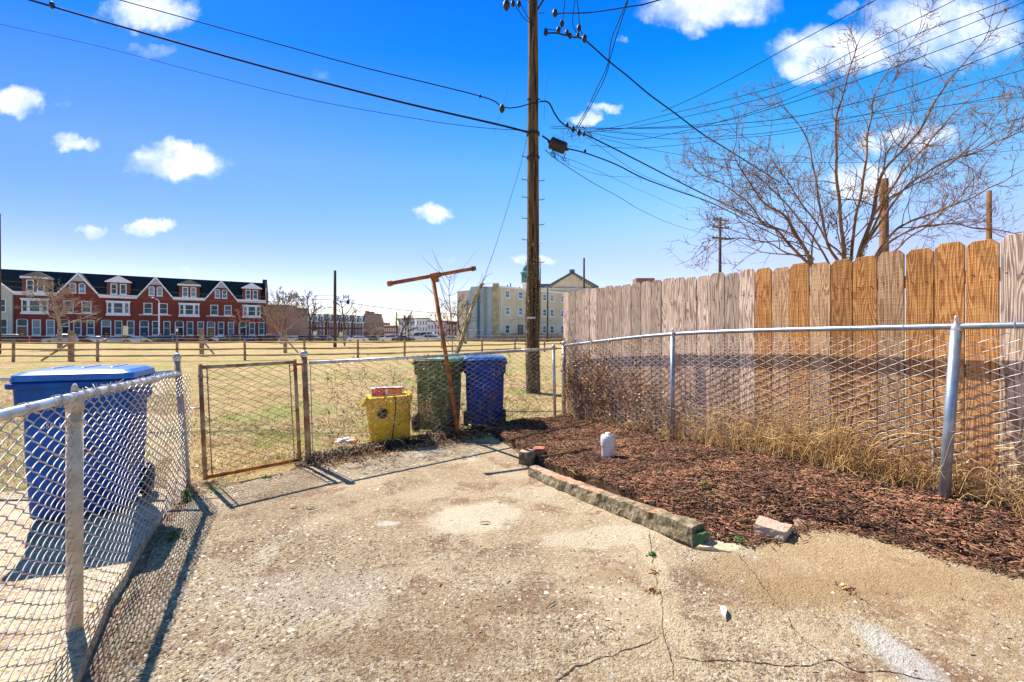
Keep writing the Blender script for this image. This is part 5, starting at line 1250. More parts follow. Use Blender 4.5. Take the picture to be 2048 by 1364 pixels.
# ------------------------------------------------------------------ far poles
def pole(px, ptop, d, r, label, mat='pole_far', arms=(), zb=-.2, name='utility_pole'):
    b = P(px, HY, d); b.z = zb; top = P(px, ptop, d); t = thing(name, tuple(b), label, 'utility pole', 'utility poles')
    m = MB(); m.tube([b, b.lerp(top, .5), top], [r*1.1, r, r*.85], 10); m.build('pole_shaft', M[mat], t, True)
    for (py, w_, rz) in arms:
        m = MB(); c = P(px, py, d); m.box(c+Vector((0, -.15, 0)), (w_, .09, .11), rz); a = m.build('crossarm', M[mat], t)
        for s_ in (-.45, -.25, .25, .45):
            m = MB(); q = c+Matrix.Rotation(rz, 3, 'Z') @ Vector((s_*w_, -.15, .06)); m.lathe(q, [(.02, 0), (.05, .05), (.04, .12), (.02, .15)], 6); m.build('insulator', M['black'], a)
    return t
pole(1440, 435, 39, .13, 'distant utility pole with three crossarms above the timber fence', 'pole_far', [(441, 1.7, .35), (456, 1.8, .35), (477, 1.9, .35)])
pole(1768, 358, 12.6, .118, 'thick brown pole with a cut top standing inside the bare tree', 'pole_warm')
pole(1978, 382, 24, .13, 'slender brown pole at the far right above the timber fence', 'pole_warm')
pole(1168, 516, 52, .13, 'plain dark pole in front of the pedimented building', 'pole_far')
p_ = pole(670, 541, 44, .15, 'plain leaning dark pole standing in the field', 'pole_far')
pole(1095, 574, 74, .13, 'thin dark pole before the tan building right of the tall pole', 'pole_far')
pole(-2, 427, 33, .11, 'dark pole cut by the left edge of the view', 'pole_far')
pole(793, 624, 92, .12, 'short grey pole before the white row', 'pole_far', name='utility_pole')

# ------------------------------------------------------------------ split rail fences
def rail_fence(pts, label, h=1.08, rails=(.28, .62, .96), post=.066, rr=.055, zf=None, top=None):
    t = thing('split_rail_fence', (*pts[0], 0), label, 'fence', 'split rail fences'); rn = random.Random(len(pts)*7+int(abs(pts[0][0])))
    zf = zf or fieldz
    for (x, y) in pts:
        z = zf(x, y); m = MB(); m.tube([(x, y, z-.2), (x+rn.uniform(-.02, .02), y, z+h*.98), (x, y, z+h*1.02)], [post, post*.95, post*.6], 6); m.build('post', M['rail'], t)
    for (a, b) in zip(pts, pts[1:]):
        for k in rails:
            p = Vector((*a, zf(*a)+k+rn.uniform(-.02, .02))); q = Vector((*b, zf(*b)+k+rn.uniform(-.02, .02))); e = (q-p).normalized()*.12
            m = MB(); m.tube([p-e, p.lerp(q, .5)+Vector((0, 0, rn.uniform(-.03, .01))), q+e], [rr*.7, rr, rr*.7], 6, True); m.build('rail', M['rail'], t)
    return t
def gp(px, py): d = F*EYE/(py-HY); return ((px-CX)/F*d, d)
near = [gp(-330, 727), gp(-150, 725), (-25.7*.985, 23.1), gp(195, 723), gp(354, 722), gp(490, 721), gp(609, 719), gp(716, 717.3), gp(809, 714), gp(964, 708), gp(1030, 704), gp(1089, 704), gp(1200, 703), gp(1320, 703)]
rail_fence(near, 'near three rail split rail fence crossing the field behind the yard')
far = [(x, lipY(x)-.6) for x in np.arange(-92, -9, 3.05)]+[(-7.6, 76), (-6.2, 75.6), (-4.4, 75.4), (-2.9, 75.2), (-.6, 75), (1.3, 74.6), (3.4, 74.2), (6.6, 74), (9.8, 73.8), (12.8, 73.6)]
rail_fence(far, 'far split rail fence along the street edge in front of the parked cars', 1.1, (.55, 1.0), .07, .045)
m = MB(); 
pk = thing('picket_fence', (0, 80, 0), 'low grey picket fence at the foot of the tan building', 'fence')
for i in range(60): m.box((-1.8+i*.33, 80.4+i*.08, .85), (.26, .04, 1.3), .2)
m.build('boards', M['rail'], pk)
def brace_post(px, pt, pb, side, label):
    d = F*EYE/(pb-HY); b = P(px, pb, d); top = P(px, pt, d); t = thing('braced_post', tuple(b), label, 'post', 'tall braced posts in the field')
    m = MB(); m.box((b+top)/2+Vector((side*.02, 0, 0)), (.2, .16, (top-b).length), 0); m.build('post', M['rail'], t)
    m = MB(); e = b+Vector((side*1.15, -.4, .05)); m.tube([b.lerp(top, .62), e], .055, 6); m.build('brace', M['rail'], t)
brace_post(143, 661, 722, -1, 'leftmost braced post, its diagonal brace leaning to the left')
brace_post(403, 658, 713, 1, 'middle braced post between the second and third rail posts')
brace_post(570, 659, 706, 1, 'rightmost braced post in front of the fanning bare tree')
# thin stake trees / posts
def stick(px, pt, pb, d, r, mat, name, label, cat):
    a = P(px, pb, d); b = P(px+.8, pt, d); m = MB(); m.tube([a, a.lerp(b, .5), b], r, 6); o = m.build(name, M[mat], None); tag(o, label, cat)
stick(689, 661, 693, 50, .1, 'rail', 'wooden_post', 'plain wooden post right of the dark pole in the field', 'post')
stick(655, 657, 686, 70, .08, 'rail', 'wooden_post', 'slim wooden post left of the dark pole in the field', 'post')

# ------------------------------------------------------------------ street lamp, signs
sl = thing('street_lamp', tuple(A0+E*22.8+NRM*4), 'white street lamp pole in front of the brick row houses', 'street lamp')
b0 = P(318, 676, 86); tpz = P(318, 606, 86)
m = MB(); m.tube([b0+Vector((0, 0, -.6)), tpz], .13, 8); m.tube(smooth_path([tpz, tpz+Vector((-.1, 0, .5)), tpz+Vector((-.7, -.2, .9)), tpz+Vector((-.9, -.3, .95))], 3), .07, 6); m.build('lamp_pole', M['white'], sl)
m = MB(); m.lathe(tpz+Vector((-.95, -.3, .85)), [(.28, 0), (.25, .08), (.08, .25)], 10); m.build('lamp_head', M['white'], sl)
def sign(px, py, d, shape, size, mat, label, pole_to=690, name='road_sign'):
    c = P(px, py, d); t = thing(name, (c.x, c.y, 0), label, 'sign', 'signs along the street')
    m = MB(); m.tube([(c.x, c.y+.05, c.z+size*.5), (c.x, c.y+.05, -.7)], .05, 6); m.build('sign_post', M['rail'], t)
    m = MB()
    if shape == 'round': m.lathe(c, [(size*.5, -.02), (size*.5, .02)], 16, Matrix.Rotation(R(90), 3, 'X'))
    else: m.box(c, (size*shape, .04, size))
    m.build('sign_plate', mat, t)
M['signy'] = simple('sign_back', (.72, .70, .52), (.6, .58, .42), 3., .6)
sign(251, 661, 74, .55, 1.5, M['signy'], 'tall pale sign before the third house of the brick row')
sign(630, 666, 72, 'round', .68, M['signy'], 'round pale sign left of the plain dark pole')
sign(682, 667.5, 72, 1., .58, M['signy'], 'square yellowish sign right of the plain dark pole')
sign(354, 660, 82, .8, .5, M['white'], 'small white sign before the black front door')

# ------------------------------------------------------------------ buildings
def fac(o, e, u, z, n=0.):                        # point on a facade
    nn = Vector((e.y, -e.x, 0)); q = o+e*u+nn*n; return Vector((q.x, q.y, z))
def win(parent, o, e, u0, u1, z0, z1, arch=False, frame='white', pane='pane', n=.0, mull=True, fr=.12, sill=True, label=None):
    nn = Vector((e.y, -e.x, 0)); ez = Vector((0, 0, 1)); m = MB()
    w_ = u1-u0; h_ = z1-z0
    m.obox(fac(o, e, u0, z0, n), e*fr, nn*.10, ez*h_); m.obox(fac(o, e, u1-fr, z0, n), e*fr, nn*.10, ez*h_)
    m.obox(fac(o, e, u0+fr, z0, n), e*(w_-2*fr), nn*.10, ez*fr)
    if not arch: m.obox(fac(o, e, u0+fr, z1-fr, n), e*(w_-2*fr), nn*.10, ez*fr)
    else:
        N = 8; rads = (w_/2, w_/2-fr); c = (u0+u1)/2; vs = []
        for i in range(N+1):
            a = math.pi*i/N
            for rd in rads:
                for dn in (n, n+.10): vs.append(fac(o, e, c+rd*math.cos(a), z1+rd*.75*math.sin(a), dn))
        fs = []
        for i in range(N):
            b = i*4; fs += [(b+1, b+3, b+7, b+5), (b, b+1, b+5, b+4), (b+2, b+6, b+7, b+3)]
        m.add(vs, fs)
    if mull: m.obox(fac(o, e, u0+fr, z0+h_*.48, n+.01), e*(w_-2*fr), nn*.06, ez*.08)
    if sill: m.obox(fac(o, e, u0-.08, z0-.12, n), e*(w_+.16), nn*.18, ez*.11)
    f = m.build('window', M[frame], parent)
    m = MB()
    if arch:
        c = (u0+u1)/2; pts = [(u0+fr, z0+fr), (u1-fr, z0+fr)]+[(c+(w_/2-fr)*math.cos(math.pi*i/8), z1+(w_/2-fr)*.75*math.sin(math.pi*i/8)) for i in range(9)]
        vs = [fac(o, e, a, b, n+.03) for a, b in pts]; m.add(vs, [tuple(range(len(vs)))])
    else: m.obox(fac(o, e, u0+fr, z0+fr, n+.0), e*(w_-2*fr), nn*.03, ez*(h_-2*fr))
    m.build('pane', M[pane], f)
    return f
ZB = -.75
doorcols = [(.36, .13, .04), (.012, .016, .022), (.07, .008, .008), (.015, .06, .085), (.01, .01, .013), (.40, .20, .05), (.012, .03, .055)]
hb = [1.42, 6.94, 12.88, 18.66, 24.39, 29.90, 35.77, 41.40]
labs = ['leftmost brick row house with a wide dormer and tan door, behind the bare tree',
 'brick row house with pointed gable and black door right behind the bare tree',
 'brick row house with a white pedimented dormer and dark red door',
 'brick row house with pointed gable and teal door behind the street lamp',
 'brick row house with a dark hipped dormer and black door',
 'brick row house with pointed gable and light brown door',
 'rightmost brick row house with white pedimented dormer and tall red end wall']
def row_house(i):
    o = A0+E*hb[i]; W = hb[i+1]-hb[i]; gable = i % 2 == 1; ez = Vector((0, 0, 1)); t = thing('row_house', tuple(o), labs[i], 'house', 'brick row houses across the field')
    e = E; D = 9.; top = 9.3
    m = MB(); m.obox(fac(o, e, 0, ZB, 0), e*(W-.004), -NRM*D, ez*(9.0-ZB))
    if gable:
        vs = [fac(o, e, 0, 9.0, 0), fac(o, e, W, 9.0, 0), fac(o, e, W/2, 13.0, 0)]; vs += [v-NRM*4 for v in vs]
        m.add(vs, [(0, 1, 2), (3, 5, 4), (0, 2, 5, 3), (1, 4, 5, 2), (0, 3, 4, 1)])
    m.build('wall', M['brick'], t)
    # main roof
    m = MB(); vs = [fac(o, e, 0, 9.0, .0), fac(o, e, W, 9.0, .0), fac(o, e, W, 13.35, -3.6), fac(o, e, 0, 13.35, -3.6), fac(o, e, W, 9.0, -9), fac(o, e, 0, 9.0, -9)]
    if gable: vs[0] = fac(o, e, 0, 9.02, -.05); vs[1] = fac(o, e, W, 9.02, -.05)
    m.add(vs, [(0, 1, 2, 3), (3, 2, 4, 5), (0, 3, 5), (1, 4, 2)]); 
    if gable:
        for s_ in (0, 1):
            u_ = 0 if s_ == 0 else W; uu = -.1 if s_ == 0 else W+.1
            a = fac(o, e, u_, 9.0, .02); b = fac(o, e, W/2, 13.12, .02); m.add([a+ez*.1, b+ez*.06, b-NRM*4+ez*.06, a-NRM*4+ez*.1], [(0, 1, 2, 3) if s_ == 0 else (3, 2, 1, 0)])
    m.build('roof', M['slate'], t)
    if gable:
        m = MB()
        for s_ in (0, 1):
            a = fac(o, e, -.05 if s_ == 0 else W+.05, 9.0, .0); b = fac(o, e, W/2, 13.15, .0); d = b-a; up = Vector((0, 0, .42))
            m.obox(a, d, NRM*.25, -up)
        m.build('barge_board', M['white'], t)
        m = MB(); vs = [fac(o, e, W/2-1.15, 11.45, .06), fac(o, e, W/2+1.15, 11.45, .06), fac(o, e, W/2, 12.85, .06)]; vs += [v-NRM*.05 for v in vs]; m.add(vs, [(0, 1, 2), (3, 5, 4), (0, 3, 4, 1)]); m.build('gable_shingles', M['greyshingle'], t)
        for u_ in (1.75, 3.05): win(t, o, e, u_, u_+.95, 9.2, 10.75, True, pane='pane_lit')
        for u_ in (.95, 3.45): win(t, o, e, u_, u_+1.4, 5.5, 7.7, pane='pane')
        m = MB(); m.obox(fac(o, e, .2, 5.2, 0), e*(W-.5), NRM*.12, ez*.16); m.build('sill_band', M['white'], t)
    else:
        m = MB(); m.obox(fac(o, e, 0, 8.45, 0), e*(W-.01), NRM*.35, ez*.28); m.obox(fac(o, e, 0, 8.73, 0), e*(W-.01), NRM*.5, ez*.35); m.build('cornice', M['white'], t)
        dz0, dz1 = 9.08, 11.55; da, db = W/2-1.75, W/2+1.75
        m = MB(); m.obox(fac(o, e, da, dz0, .02), e*(db-da), -NRM*3, ez*(dz1-dz0)); dm = m.build('dormer', M['brick_or'], t)
        for u_ in (da+.55, da+1.95): win(dm, o, e, u_, u_+1.0, dz0+.15, dz0+2.2, n=.03, fr=.14, pane='pane')
        m = MB()
        if i in (0, 4):
            m.obox(fac(o, e, da-.25, dz1, .25), e*(db-da+.5), -NRM*3, ez*.32); 
        else:
            m.obox(fac(o, e, da-.3, dz1, .3), e*(db-da+.6), -NRM*.4, ez*.15)
            vs = [fac(o, e, da-.3, dz1+.15, .28), fac(o, e, db+.3, dz1+.15, .28), fac(o, e, (da+db)/2, dz1+1.35, .28)]; vs += [v-NRM*.35 for v in vs]; m.add(vs, [(0, 1, 2), (3, 5, 4), (0, 2, 5, 3), (1, 4, 5, 2), (0, 3, 4, 1)])
        m.build('dormer_trim', M['white'], dm)
        m = MB(); vs = [fac(o, e, da-.3, dz1+.33, .22), fac(o, e, db+.3, dz1+.33, .22), fac(o, e, (da+db)/2, dz1+1.45, -.9 if i in (0, 4) else -.1), fac(o, e, db+.3, dz1+.33, -3.2), fac(o, e, da-.3, dz1+.33, -3.2), fac(o, e, (da+db)/2, dz1+1.45, -3.2)]
        m.add(vs, [(0, 1, 2), (1, 3, 5, 2), (0, 2, 5, 4)]); m.build('dormer_roof', M['slate'], dm)
        # bay window
        b0_, b1_ = W/2-1.85, W/2+1.85; z0, z1 = 5.0, 7.9
        m = MB(); m.obox(fac(o, e, b0_, z0, 0), e*(b1_-b0_), NRM*.55, ez*.35); m.obox(fac(o, e, b0_, z1-.3, 0), e*(b1_-b0_), NRM*.6, ez*.3)
        m.obox(fac(o, e, b0_+.12, z0+.35, 0), e*(b1_-b0_-.24), NRM*.45, ez*(z1-z0-.65)); bay = m.build('bay', M['white'], t)
        for (a, b) in ((b0_+.25, b0_+.9), (b0_+1.15, b1_-1.15), (b1_-.9, b1_-.25)): win(bay, o, e, a, b, z0+.5, z1-.38, n=.455, fr=.07, sill=False)
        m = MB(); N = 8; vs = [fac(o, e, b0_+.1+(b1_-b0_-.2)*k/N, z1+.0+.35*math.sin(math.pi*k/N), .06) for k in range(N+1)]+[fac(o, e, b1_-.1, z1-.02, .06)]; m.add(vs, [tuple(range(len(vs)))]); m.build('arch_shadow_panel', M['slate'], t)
    for u_ in (2.3, 4.15): win(t, o, e, u_, u_+1.15, 1.2, 4.05, pane='pane')
    # door
    m = MB(); m.obox(fac(o, e, .3, .3, 0), e*.14, NRM*.12, ez*3.6); m.obox(fac(o, e, 1.66, .3, 0), e*.14, NRM*.12, ez*3.6); m.obox(fac(o, e, .44, 2.75, 0), e*1.22, NRM*.12, ez*.15)
    vs = []; N = 8
    for k in range(N+1):
        a = math.pi*k/N
        for rd in (.75, .6):
            for dn in (0, .12): vs.append(fac(o, e, 1.05+rd*math.cos(a), 3.88+rd*.35*math.sin(a), dn))
    m.add(vs, [f for k in range(N) for f in ((k*4+1, k*4+3, k*4+7, k*4+5), (k*4, k*4+1, k*4+5, k*4+4))]); dfm = m.build('door_frame', M['white'], t)
    m = MB(); m.obox(fac(o, e, .44, 2.9, 0), e*1.22, NRM*.04, ez*1.1); m.build('transom_pane', M['pane'], dfm)
    m = MB(); m.obox(fac(o, e, .44, .3, 0), e*1.22, NRM*.06, ez*2.45); dr = m.build('door', simple('door_paint', doorcols[i], None, 3., .6), t)
    m = MB(); m.obox(fac(o, e, .85, 1.45, .06), e*.45, NRM*.02, ez*.09); m.build('letter_slot', M['chrome'], dr)
    m = MB(); m.obox(fac(o, e, .3, ZB, 0), e*1.5, NRM*1.0, ez*(.3-ZB)); m.obox(fac(o, e, .3, ZB, 1.0), e*1.5, NRM*.35, ez*(.6)); m.build('steps', M['sidewalk'], t)
    m = MB(); m.obox(fac(o, e, 1.85, .05, 0), e*(W-1.9), NRM*.04, ez*.12); m.build('base_band', M['slate'], t)
    if i == 6:
        m = MB(); vs = [fac(o, e, W, ZB, .3), fac(o, e, W, 10.9, .3), fac(o, e, W, 13.7, -3.0), fac(o, e, W, 13.7, -4.2), fac(o, e, W, 9.5, -9), fac(o, e, W, ZB, -9)]; vs += [v+e*.5 for v in vs]
        m.add(vs, [(0, 1, 2, 3, 4, 5), (11, 10, 9, 8, 7, 6)]+[(k, k+6, (k+1) % 6+6, (k+1) % 6) for k in range(6)]); m.build('end_wall', M['brick_pink'], t)
        m = MB(); m.obox(fac(o, e, W-.4, 13.2, -2.8), e*.9, -NRM*.8, ez*.9); m.build('chimney', M['slate'], t)
for i in range(7): row_house(i)
# cream house at the far left
o = A0+E*(-5.6)+NRM*.6; ch = thing('cream_house', tuple(o), 'cream sided house at the left edge beside the brick row', 'house'); ez = Vector((0, 0, 1))
m = MB(); m.obox(fac(o, E, 0, ZB), E*6.95, -NRM*9, ez*(8.8-ZB)); vs = [fac(o, E, 0, 8.8), fac(o, E, 6.95, 8.8), fac(o, E, 3.0, 12.6)]; vs += [v-NRM*9 for v in vs]; m.add(vs, [(0, 1, 2), (3, 5, 4), (0, 2, 5, 3), (1, 4, 5, 2)]); m.build('wall', M['cream'], ch)
m = MB(); a = fac(o, E, 7.1, 8.7, 0); b = fac(o, E, 3.0, 12.75, 0); m.obox(a, b-a, NRM*.25, ez*.3); m.obox(b, fac(o, E, -.2, 8.9, 0)-b, NRM*.25, ez*.3); m.build('barge_board', M['white'], ch)
m = MB(); vs = [fac(o, E, -9, 9.0, -.7), fac(o, E, 7.0, 9.0, -.7), fac(o, E, 7.0, 13.35, -4.3), fac(o, E, -9, 13.35, -4.3), fac(o, E, -9, 8.8, -9), fac(o, E, 7.0, 8.8, -9)]; m.add(vs, [(0, 1, 2, 3), (3, 2, 5, 4), (0, 3, 4), (1, 5, 2)]); m.build('roof', M['slate'], ch)
win(ch, o, E, 4.9, 6.2, 5.3, 7.6); win(ch, o, E, 5.2, 6.4, 1.2, 4.1)
# tan blank building, mansard row, tower, far rows
X1 = Vector((1, 0, 0))
def block(name, px0, px1, pt, d, label, mat, zb=-.8, D=12, cat='building', rows=(), cols=0, wm='white', pane='pane', wfr=.12, ww=.55, group=None, cap=None, wh=None, dside=0):
    o = P(px0, HY, d); o.z = 0; e = Vector((1, dside, 0)).normalized(); x1 = (px1-CX)/F*d; W = (x1-o.x)/e.x; zt = EYE+(HY-pt)/F*d
    t = thing(name, tuple(o), label, cat, group); nn = Vector((e.y, -e.x, 0)); m = MB(); m.obox(fac(o, e, 0, zb), e*W, -nn*D, ez*(zt-zb)); m.build('wall', M[mat], t)
    if cap: m = MB(); m.obox(fac(o, e, -.1, zt, .2), e*(W+.2), -nn*(D*.5), ez*.35); m.build('cornice', M[cap], t)
    for (z0, z1) in rows:
        for k in range(cols):
            s = W/cols; u_ = s*(k+.5); win(t, o, e, u_-s*ww/2, u_+s*ww/2, z0, z1, frame=wm, pane=pane, fr=wfr, mull=False, sill=False)
    return t, o, e, W, zt
block('blank_building', 536, 573, 612, 118, 'plain tan windowless building right of the brick row', 'brick_pink', cap='brick_far')
gm = 'distant mansard row houses'
pxs = [573, 599, 625, 651, 677, 703, 729]
ml = ['mansard house beside the blank tan building', 'second mansard house from the blank tan building', 'mansard house behind the tall dark bare tree', 'mansard house just left of the plain dark pole', 'mansard house just right of the plain dark pole', 'mansard house at the right end below the tower']
for k in range(6):
    t, o, e, W, zt = block('mansard_house', pxs[k], pxs[k+1], 640.5+k*.9, 165+k*2, ml[k], 'brick_far', rows=((4.0, 5.7), (1.1, 3.1)), cols=4, group=gm, wfr=.14, ww=.5, cat='house')
    m = MB(); vs = [fac(o, e, 0, zt, 0), fac(o, e, W, zt, 0), fac(o, e, W, zt+2.7, -1.2), fac(o, e, 0, zt+2.7, -1.2), fac(o, e, W, zt+2.7, -8), fac(o, e, 0, zt+2.7, -8)]; m.add(vs, [(0, 1, 2, 3), (3, 2, 4, 5)]); m.build('roof', M['greyroof'], t)
    m = MB(); m.obox(fac(o, e, 0, zt-.3, 0), e*W, Vector((0, -.3, 0)), ez*.4); m.build('cornice', M['white'], t)
    for j in (.28, .72):
        u_ = W*j; m = MB(); m.obox(fac(o, e, u_-.55, zt+.2, 0), e*1.1, Vector((0, 1.2, 0)), ez*1.7); vs = [fac(o, e, u_-.7, zt+1.9, .05), fac(o, e, u_+.7, zt+1.9, .05), fac(o, e, u_, zt+2.6, .05)]; vs += [v+Vector((0, 1.2, 0)) for v in vs]; m.add(vs, [(0, 1, 2), (3, 5, 4), (0, 2, 5, 3), (1, 4, 5, 2)]); dm = m.build('dormer', M['white'], t)
        win(dm, o, e, u_-.35, u_+.35, zt+.35, zt+1.7, n=.03, mull=False, sill=False, fr=.06)
t, o, e, W, zt = block('tower_block', 728, 755, 627, 400, 'distant grey pink tower block on the skyline', 'brick_pink', D=14, rows=[(3+k*2.6, 4.6+k*2.6) for k in range(6)], cols=7, wm='greyshingle', wfr=.2, ww=.6, cat='tower block')
m = MB(); m.obox(fac(o, e, 1, zt), e*2.2, Vector((0, 4, 0)), ez*2.4); m.obox(fac(o, e, 4, zt), e*4, Vector((0, 4, 0)), ez*1.6); m.build('roof_plant', M['brick_pink'], t)
block('brick_building', 752, 768, 645, 230, 'low brick building below the tower', 'brick_pink', cat='building', rows=((3.5, 5.),), cols=4, ww=.4)
st = thing('church_steeple', tuple(P(765.5, 668, 300)), 'tiny green church steeple on the skyline', 'steeple')
m = MB(); q = P(765.5, 668, 300); q.z = 0; m.lathe(q, [(1.6, 0), (1.6, 6), (1.9, 6.2), (1.0, 7.6), (.7, 9), (.12, 12.8)], 8); m.build('spire', M['tealcopper'], st)
block('brick_building', 768, 793, 652, 210, 'low far brick terrace left of the white row', 'brick_far', rows=((2.5, 4.2), (.2, 1.8)), cols=7, cap='white', ww=.4)
t, o, e, W, zt = block('white_row', 797, 833, 638.5, 195, 'left part of the white row building, slightly angled', 'white', rows=((5.2, 6.8), (2.6, 4.2), (.2, 1.8)), cols=6, wm='greyshingle', cap='slate', ww=.4, dside=-.35)
t, o, e, W, zt = block('white_row', 833, 855, 637.5, 183, 'tallest white building with a dark roofline', 'white', rows=((5.0, 6.6), (2.5, 4.1), (.2, 1.8)), cols=4, wm='greyshingle', cap='slate', ww=.4)
t, o, e, W, zt = block('white_row', 855, 893, 643, 183, 'lower white building between the tall white one and the red terrace', 'white', rows=((3.4, 5.0), (.6, 2.4)), cols=6, wm='greyshingle', cap='slate', ww=.4)
t, o, e, W, zt = block('red_terrace', 893, 934, 644.5, 170, 'dark red terrace with white windows behind the rusty post', 'brick', rows=((3.2, 4.9), (.5, 2.4)), cols=7, cap='brick', ww=.42)
# pale blue and tan building on the right
bo = Vector((-2.4, 82, 0)); be = Vector((.7071, .7071, 0)); rb = thing('tan_building', tuple(bo), 'three storey tan stucco building with a pale blue painted brick end wall', 'building')
bn = Vector((be.y, -be.x, 0)); zt = 9.85
m = MB(); m.obox(fac(bo, be, 0, -.2), be*30, -bn*12, ez*(zt+.2)); m.build('wall', M['tan_stucco'], rb)
m = MB(); m.obox(fac(bo, be, -.1, zt-.05, .12), be*30, -bn*.6, ez*.32); m.build('cornice', M['white'], rb)
m = MB(); m.obox((-3.5, 81.75, -.2), Vector((1.15, 0, 0)), Vector((0, 1, 0)), ez*(zt+.85)); m.build('stained_corner', M['stain'], rb)
m = MB(); vs = [(-8.15, 82, -.2), (-3.5, 82, -.2), (-3.5, 82, zt+.1), (-7.4, 82, zt+.1), (-8.15, 82, 7.6)]; vs2 = [Vector(v)+Vector((0, 3, 0)) for v in vs]; vs = [Vector(v) for v in vs]+vs2
m.add(vs, [(0, 1, 2, 3, 4), (9, 8, 7, 6, 5)]+[(k, k+5, (k+1) % 5+5, (k+1) % 5) for k in range(5)]); m.build('end_wall', M['bluebrick'], rb)
for (x0, w_, h_) in ((-8.25, .35, 7.4), (-6.25, .45, zt-1.), (-4.9-.15, .5, zt+.1)):
    m = MB(); m.box((x0+w_/2, 81.85, h_/2-.1), (w_, .3, h_+.2)); m.build('pilaster', M['teal'], rb)
m = MB(); m.obox((-8.2, 81.7, 2.1), Vector((4.7, 0, 0)), Vector((0, .1, 0)), ez*.1); m.build('ledge', M['white'], rb)
for u_ in (1.5, 5.0, 8.6, 11.9, 14.2, 17.6, 21):
    for (z0, z1) in ((8.0-.1*0, 9.4-.0), (4.9, 6.4)): win(rb, bo, be, u_, u_+1.25, z0, z1, pane='pane_lit', fr=.14, label=None)
    win(rb, bo, be, u_, u_+1.25, 1.5, 3.1, pane='pane', fr=.12, frame='white' if u_ < 4 or u_ > 7 else 'slate')
for u_ in (.5, 7.4): m = MB(); q = fac(bo, be, u_, 0, .1); m.tube([(q.x, q.y, .2), (q.x, q.y, zt)], .08, 6); m.build('downpipe', M['white'], rb)
m = MB(); q = [fac(bo, be, u_, z, .12) for u_, z in ((3, 3.4), (3.4, 4.1), (6, 4.2), (7.2, 4.0), (12, 3.6), (15, 4.4))]
m.tube(q, .05, 5); m.build('conduit', M['greyshingle'], rb)
for (u_, h_) in ((3.2, .5), (4, .9), (6.5, .4)):
    m = MB(); q = fac(bo, be, u_, zt+.2, -1); m.tube([q, q+ez*h_], .12, 6); m.build('roof_vent', M['greyroof'], rb)
# pedimented building behind
pd = thing('pedimented_building', (13, 108, 0), 'cream classical building with a dentilled pediment behind the tan building', 'building')
po = P(1098, HY, 108); po.z = 0; x1 = (1190-CX)/F*108; W = x1-po.x; zp = EYE+(HY-575)/F*108; pk_ = EYE+(HY-546)/F*108
m = MB(); m.obox(po+Vector((-3, .3, 0)), Vector((W+3, 0, 0)), Vector((0, 14, 0)), ez*zp); mid_ = po.x+W*.50
m.add([Vector((po.x+.3, 108, zp)), Vector((x1-.3, 108, zp)), Vector((mid_, 108, pk_-.3)), Vector((po.x+.3, 122, zp)), Vector((x1-.3, 122, zp)), Vector((mid_, 122, pk_-.3))], [(0, 1, 2), (3, 5, 4)]); m.build('wall', M['tan_stucco'], pd)
m = MB(); a = Vector((po.x-.8, 107.4, zp-.1)); b = Vector((mid_, 107.4, pk_)); c = Vector((x1+.8, 107.4, zp-.1))
m.obox(a, b-a, Vector((0, 15, 0)), ez*.35); m.obox(c, b-c, Vector((0, 15, 0)), ez*.35); m.obox((mid_-.6, 107.4, pk_), Vector((1.2, 0, 0)), Vector((0, 1.4, 0)), ez*.8); m.build('roof', M['greyroof'], pd)
m = MB(); m.obox((po.x-1.2, 107.3, zp-.75), Vector((W+2.2, 0, 0)), Vector((0, .8, 0)), ez*.55)
for k in range(34): m.box((po.x-.6+k*(W+1.2)/34, 107.15, zp-.95), (.2, .25, .25))
for k in range(15):
    f = (k+.5)/15
    for s_, q in ((0, a), (1, c)): p = q.lerp(b, f); m.box((p.x, 107.2, p.z-.35), (.2, .25, .25))
m.build('dentils', M['cream'], pd)
m = MB(); m.obox((po.x-5, 110, zp-.5), Vector((6, 0, 0)), Vector((0, 6, 0)), ez*1.6); m.build('flat_roof', M['greyroof'], pd)
cu = thing('cupola', (4., 112, zp), 'teal copper cupola partly hidden behind the tall utility pole', 'cupola')
q = P(1052, HY, 112); z0 = EYE+(HY-566)/F*112
m = MB(); m.lathe((q.x, q.y, z0-2), [(1.25, 0), (1.25, 1.9), (1.35, 2.)], 8); m.build('base', M['white'], cu)
m = MB(); m.lathe((q.x, q.y, z0), [(.85, 0), (.85, 2.2)], 8); m.build('lantern', M['teal'], cu)
m = MB()
for k in range(8): a = math.pi/4*k+.39; m.tube([(q.x+1.05*math.cos(a), q.y+1.05*math.sin(a), z0), (q.x+1.05*math.cos(a), q.y+1.05*math.sin(a), z0+2.3)], .16, 6)
m.lathe((q.x, q.y, z0+2.2), [(1.3, 0), (1.45, .2), (1.45, .4), (.95, .6), (.75, 1.6), (.4, 2.1), (.08, 2.3), (.05, 3.)], 8); m.build('dome', M['tealcopper'], cu)
bh = thing('house_roof', (12, 30, 0), 'brown house chimney tip just showing over the timber fence', 'house')
q = P(1287, 560, 40); m = MB(); m.box(q+Vector((0, 0, -1.6)), (1.6, 1.2, 3.4)); m.build('chimney', M['brick_pink'], bh)
q = P(1287, 600, 43); m = MB(); m.obox(q+Vector((-4, 0, -5)), Vector((8, 0, 0)), Vector((0, 6, 0)), ez*3.6); m.build('wall', M['tan_stucco'], bh)

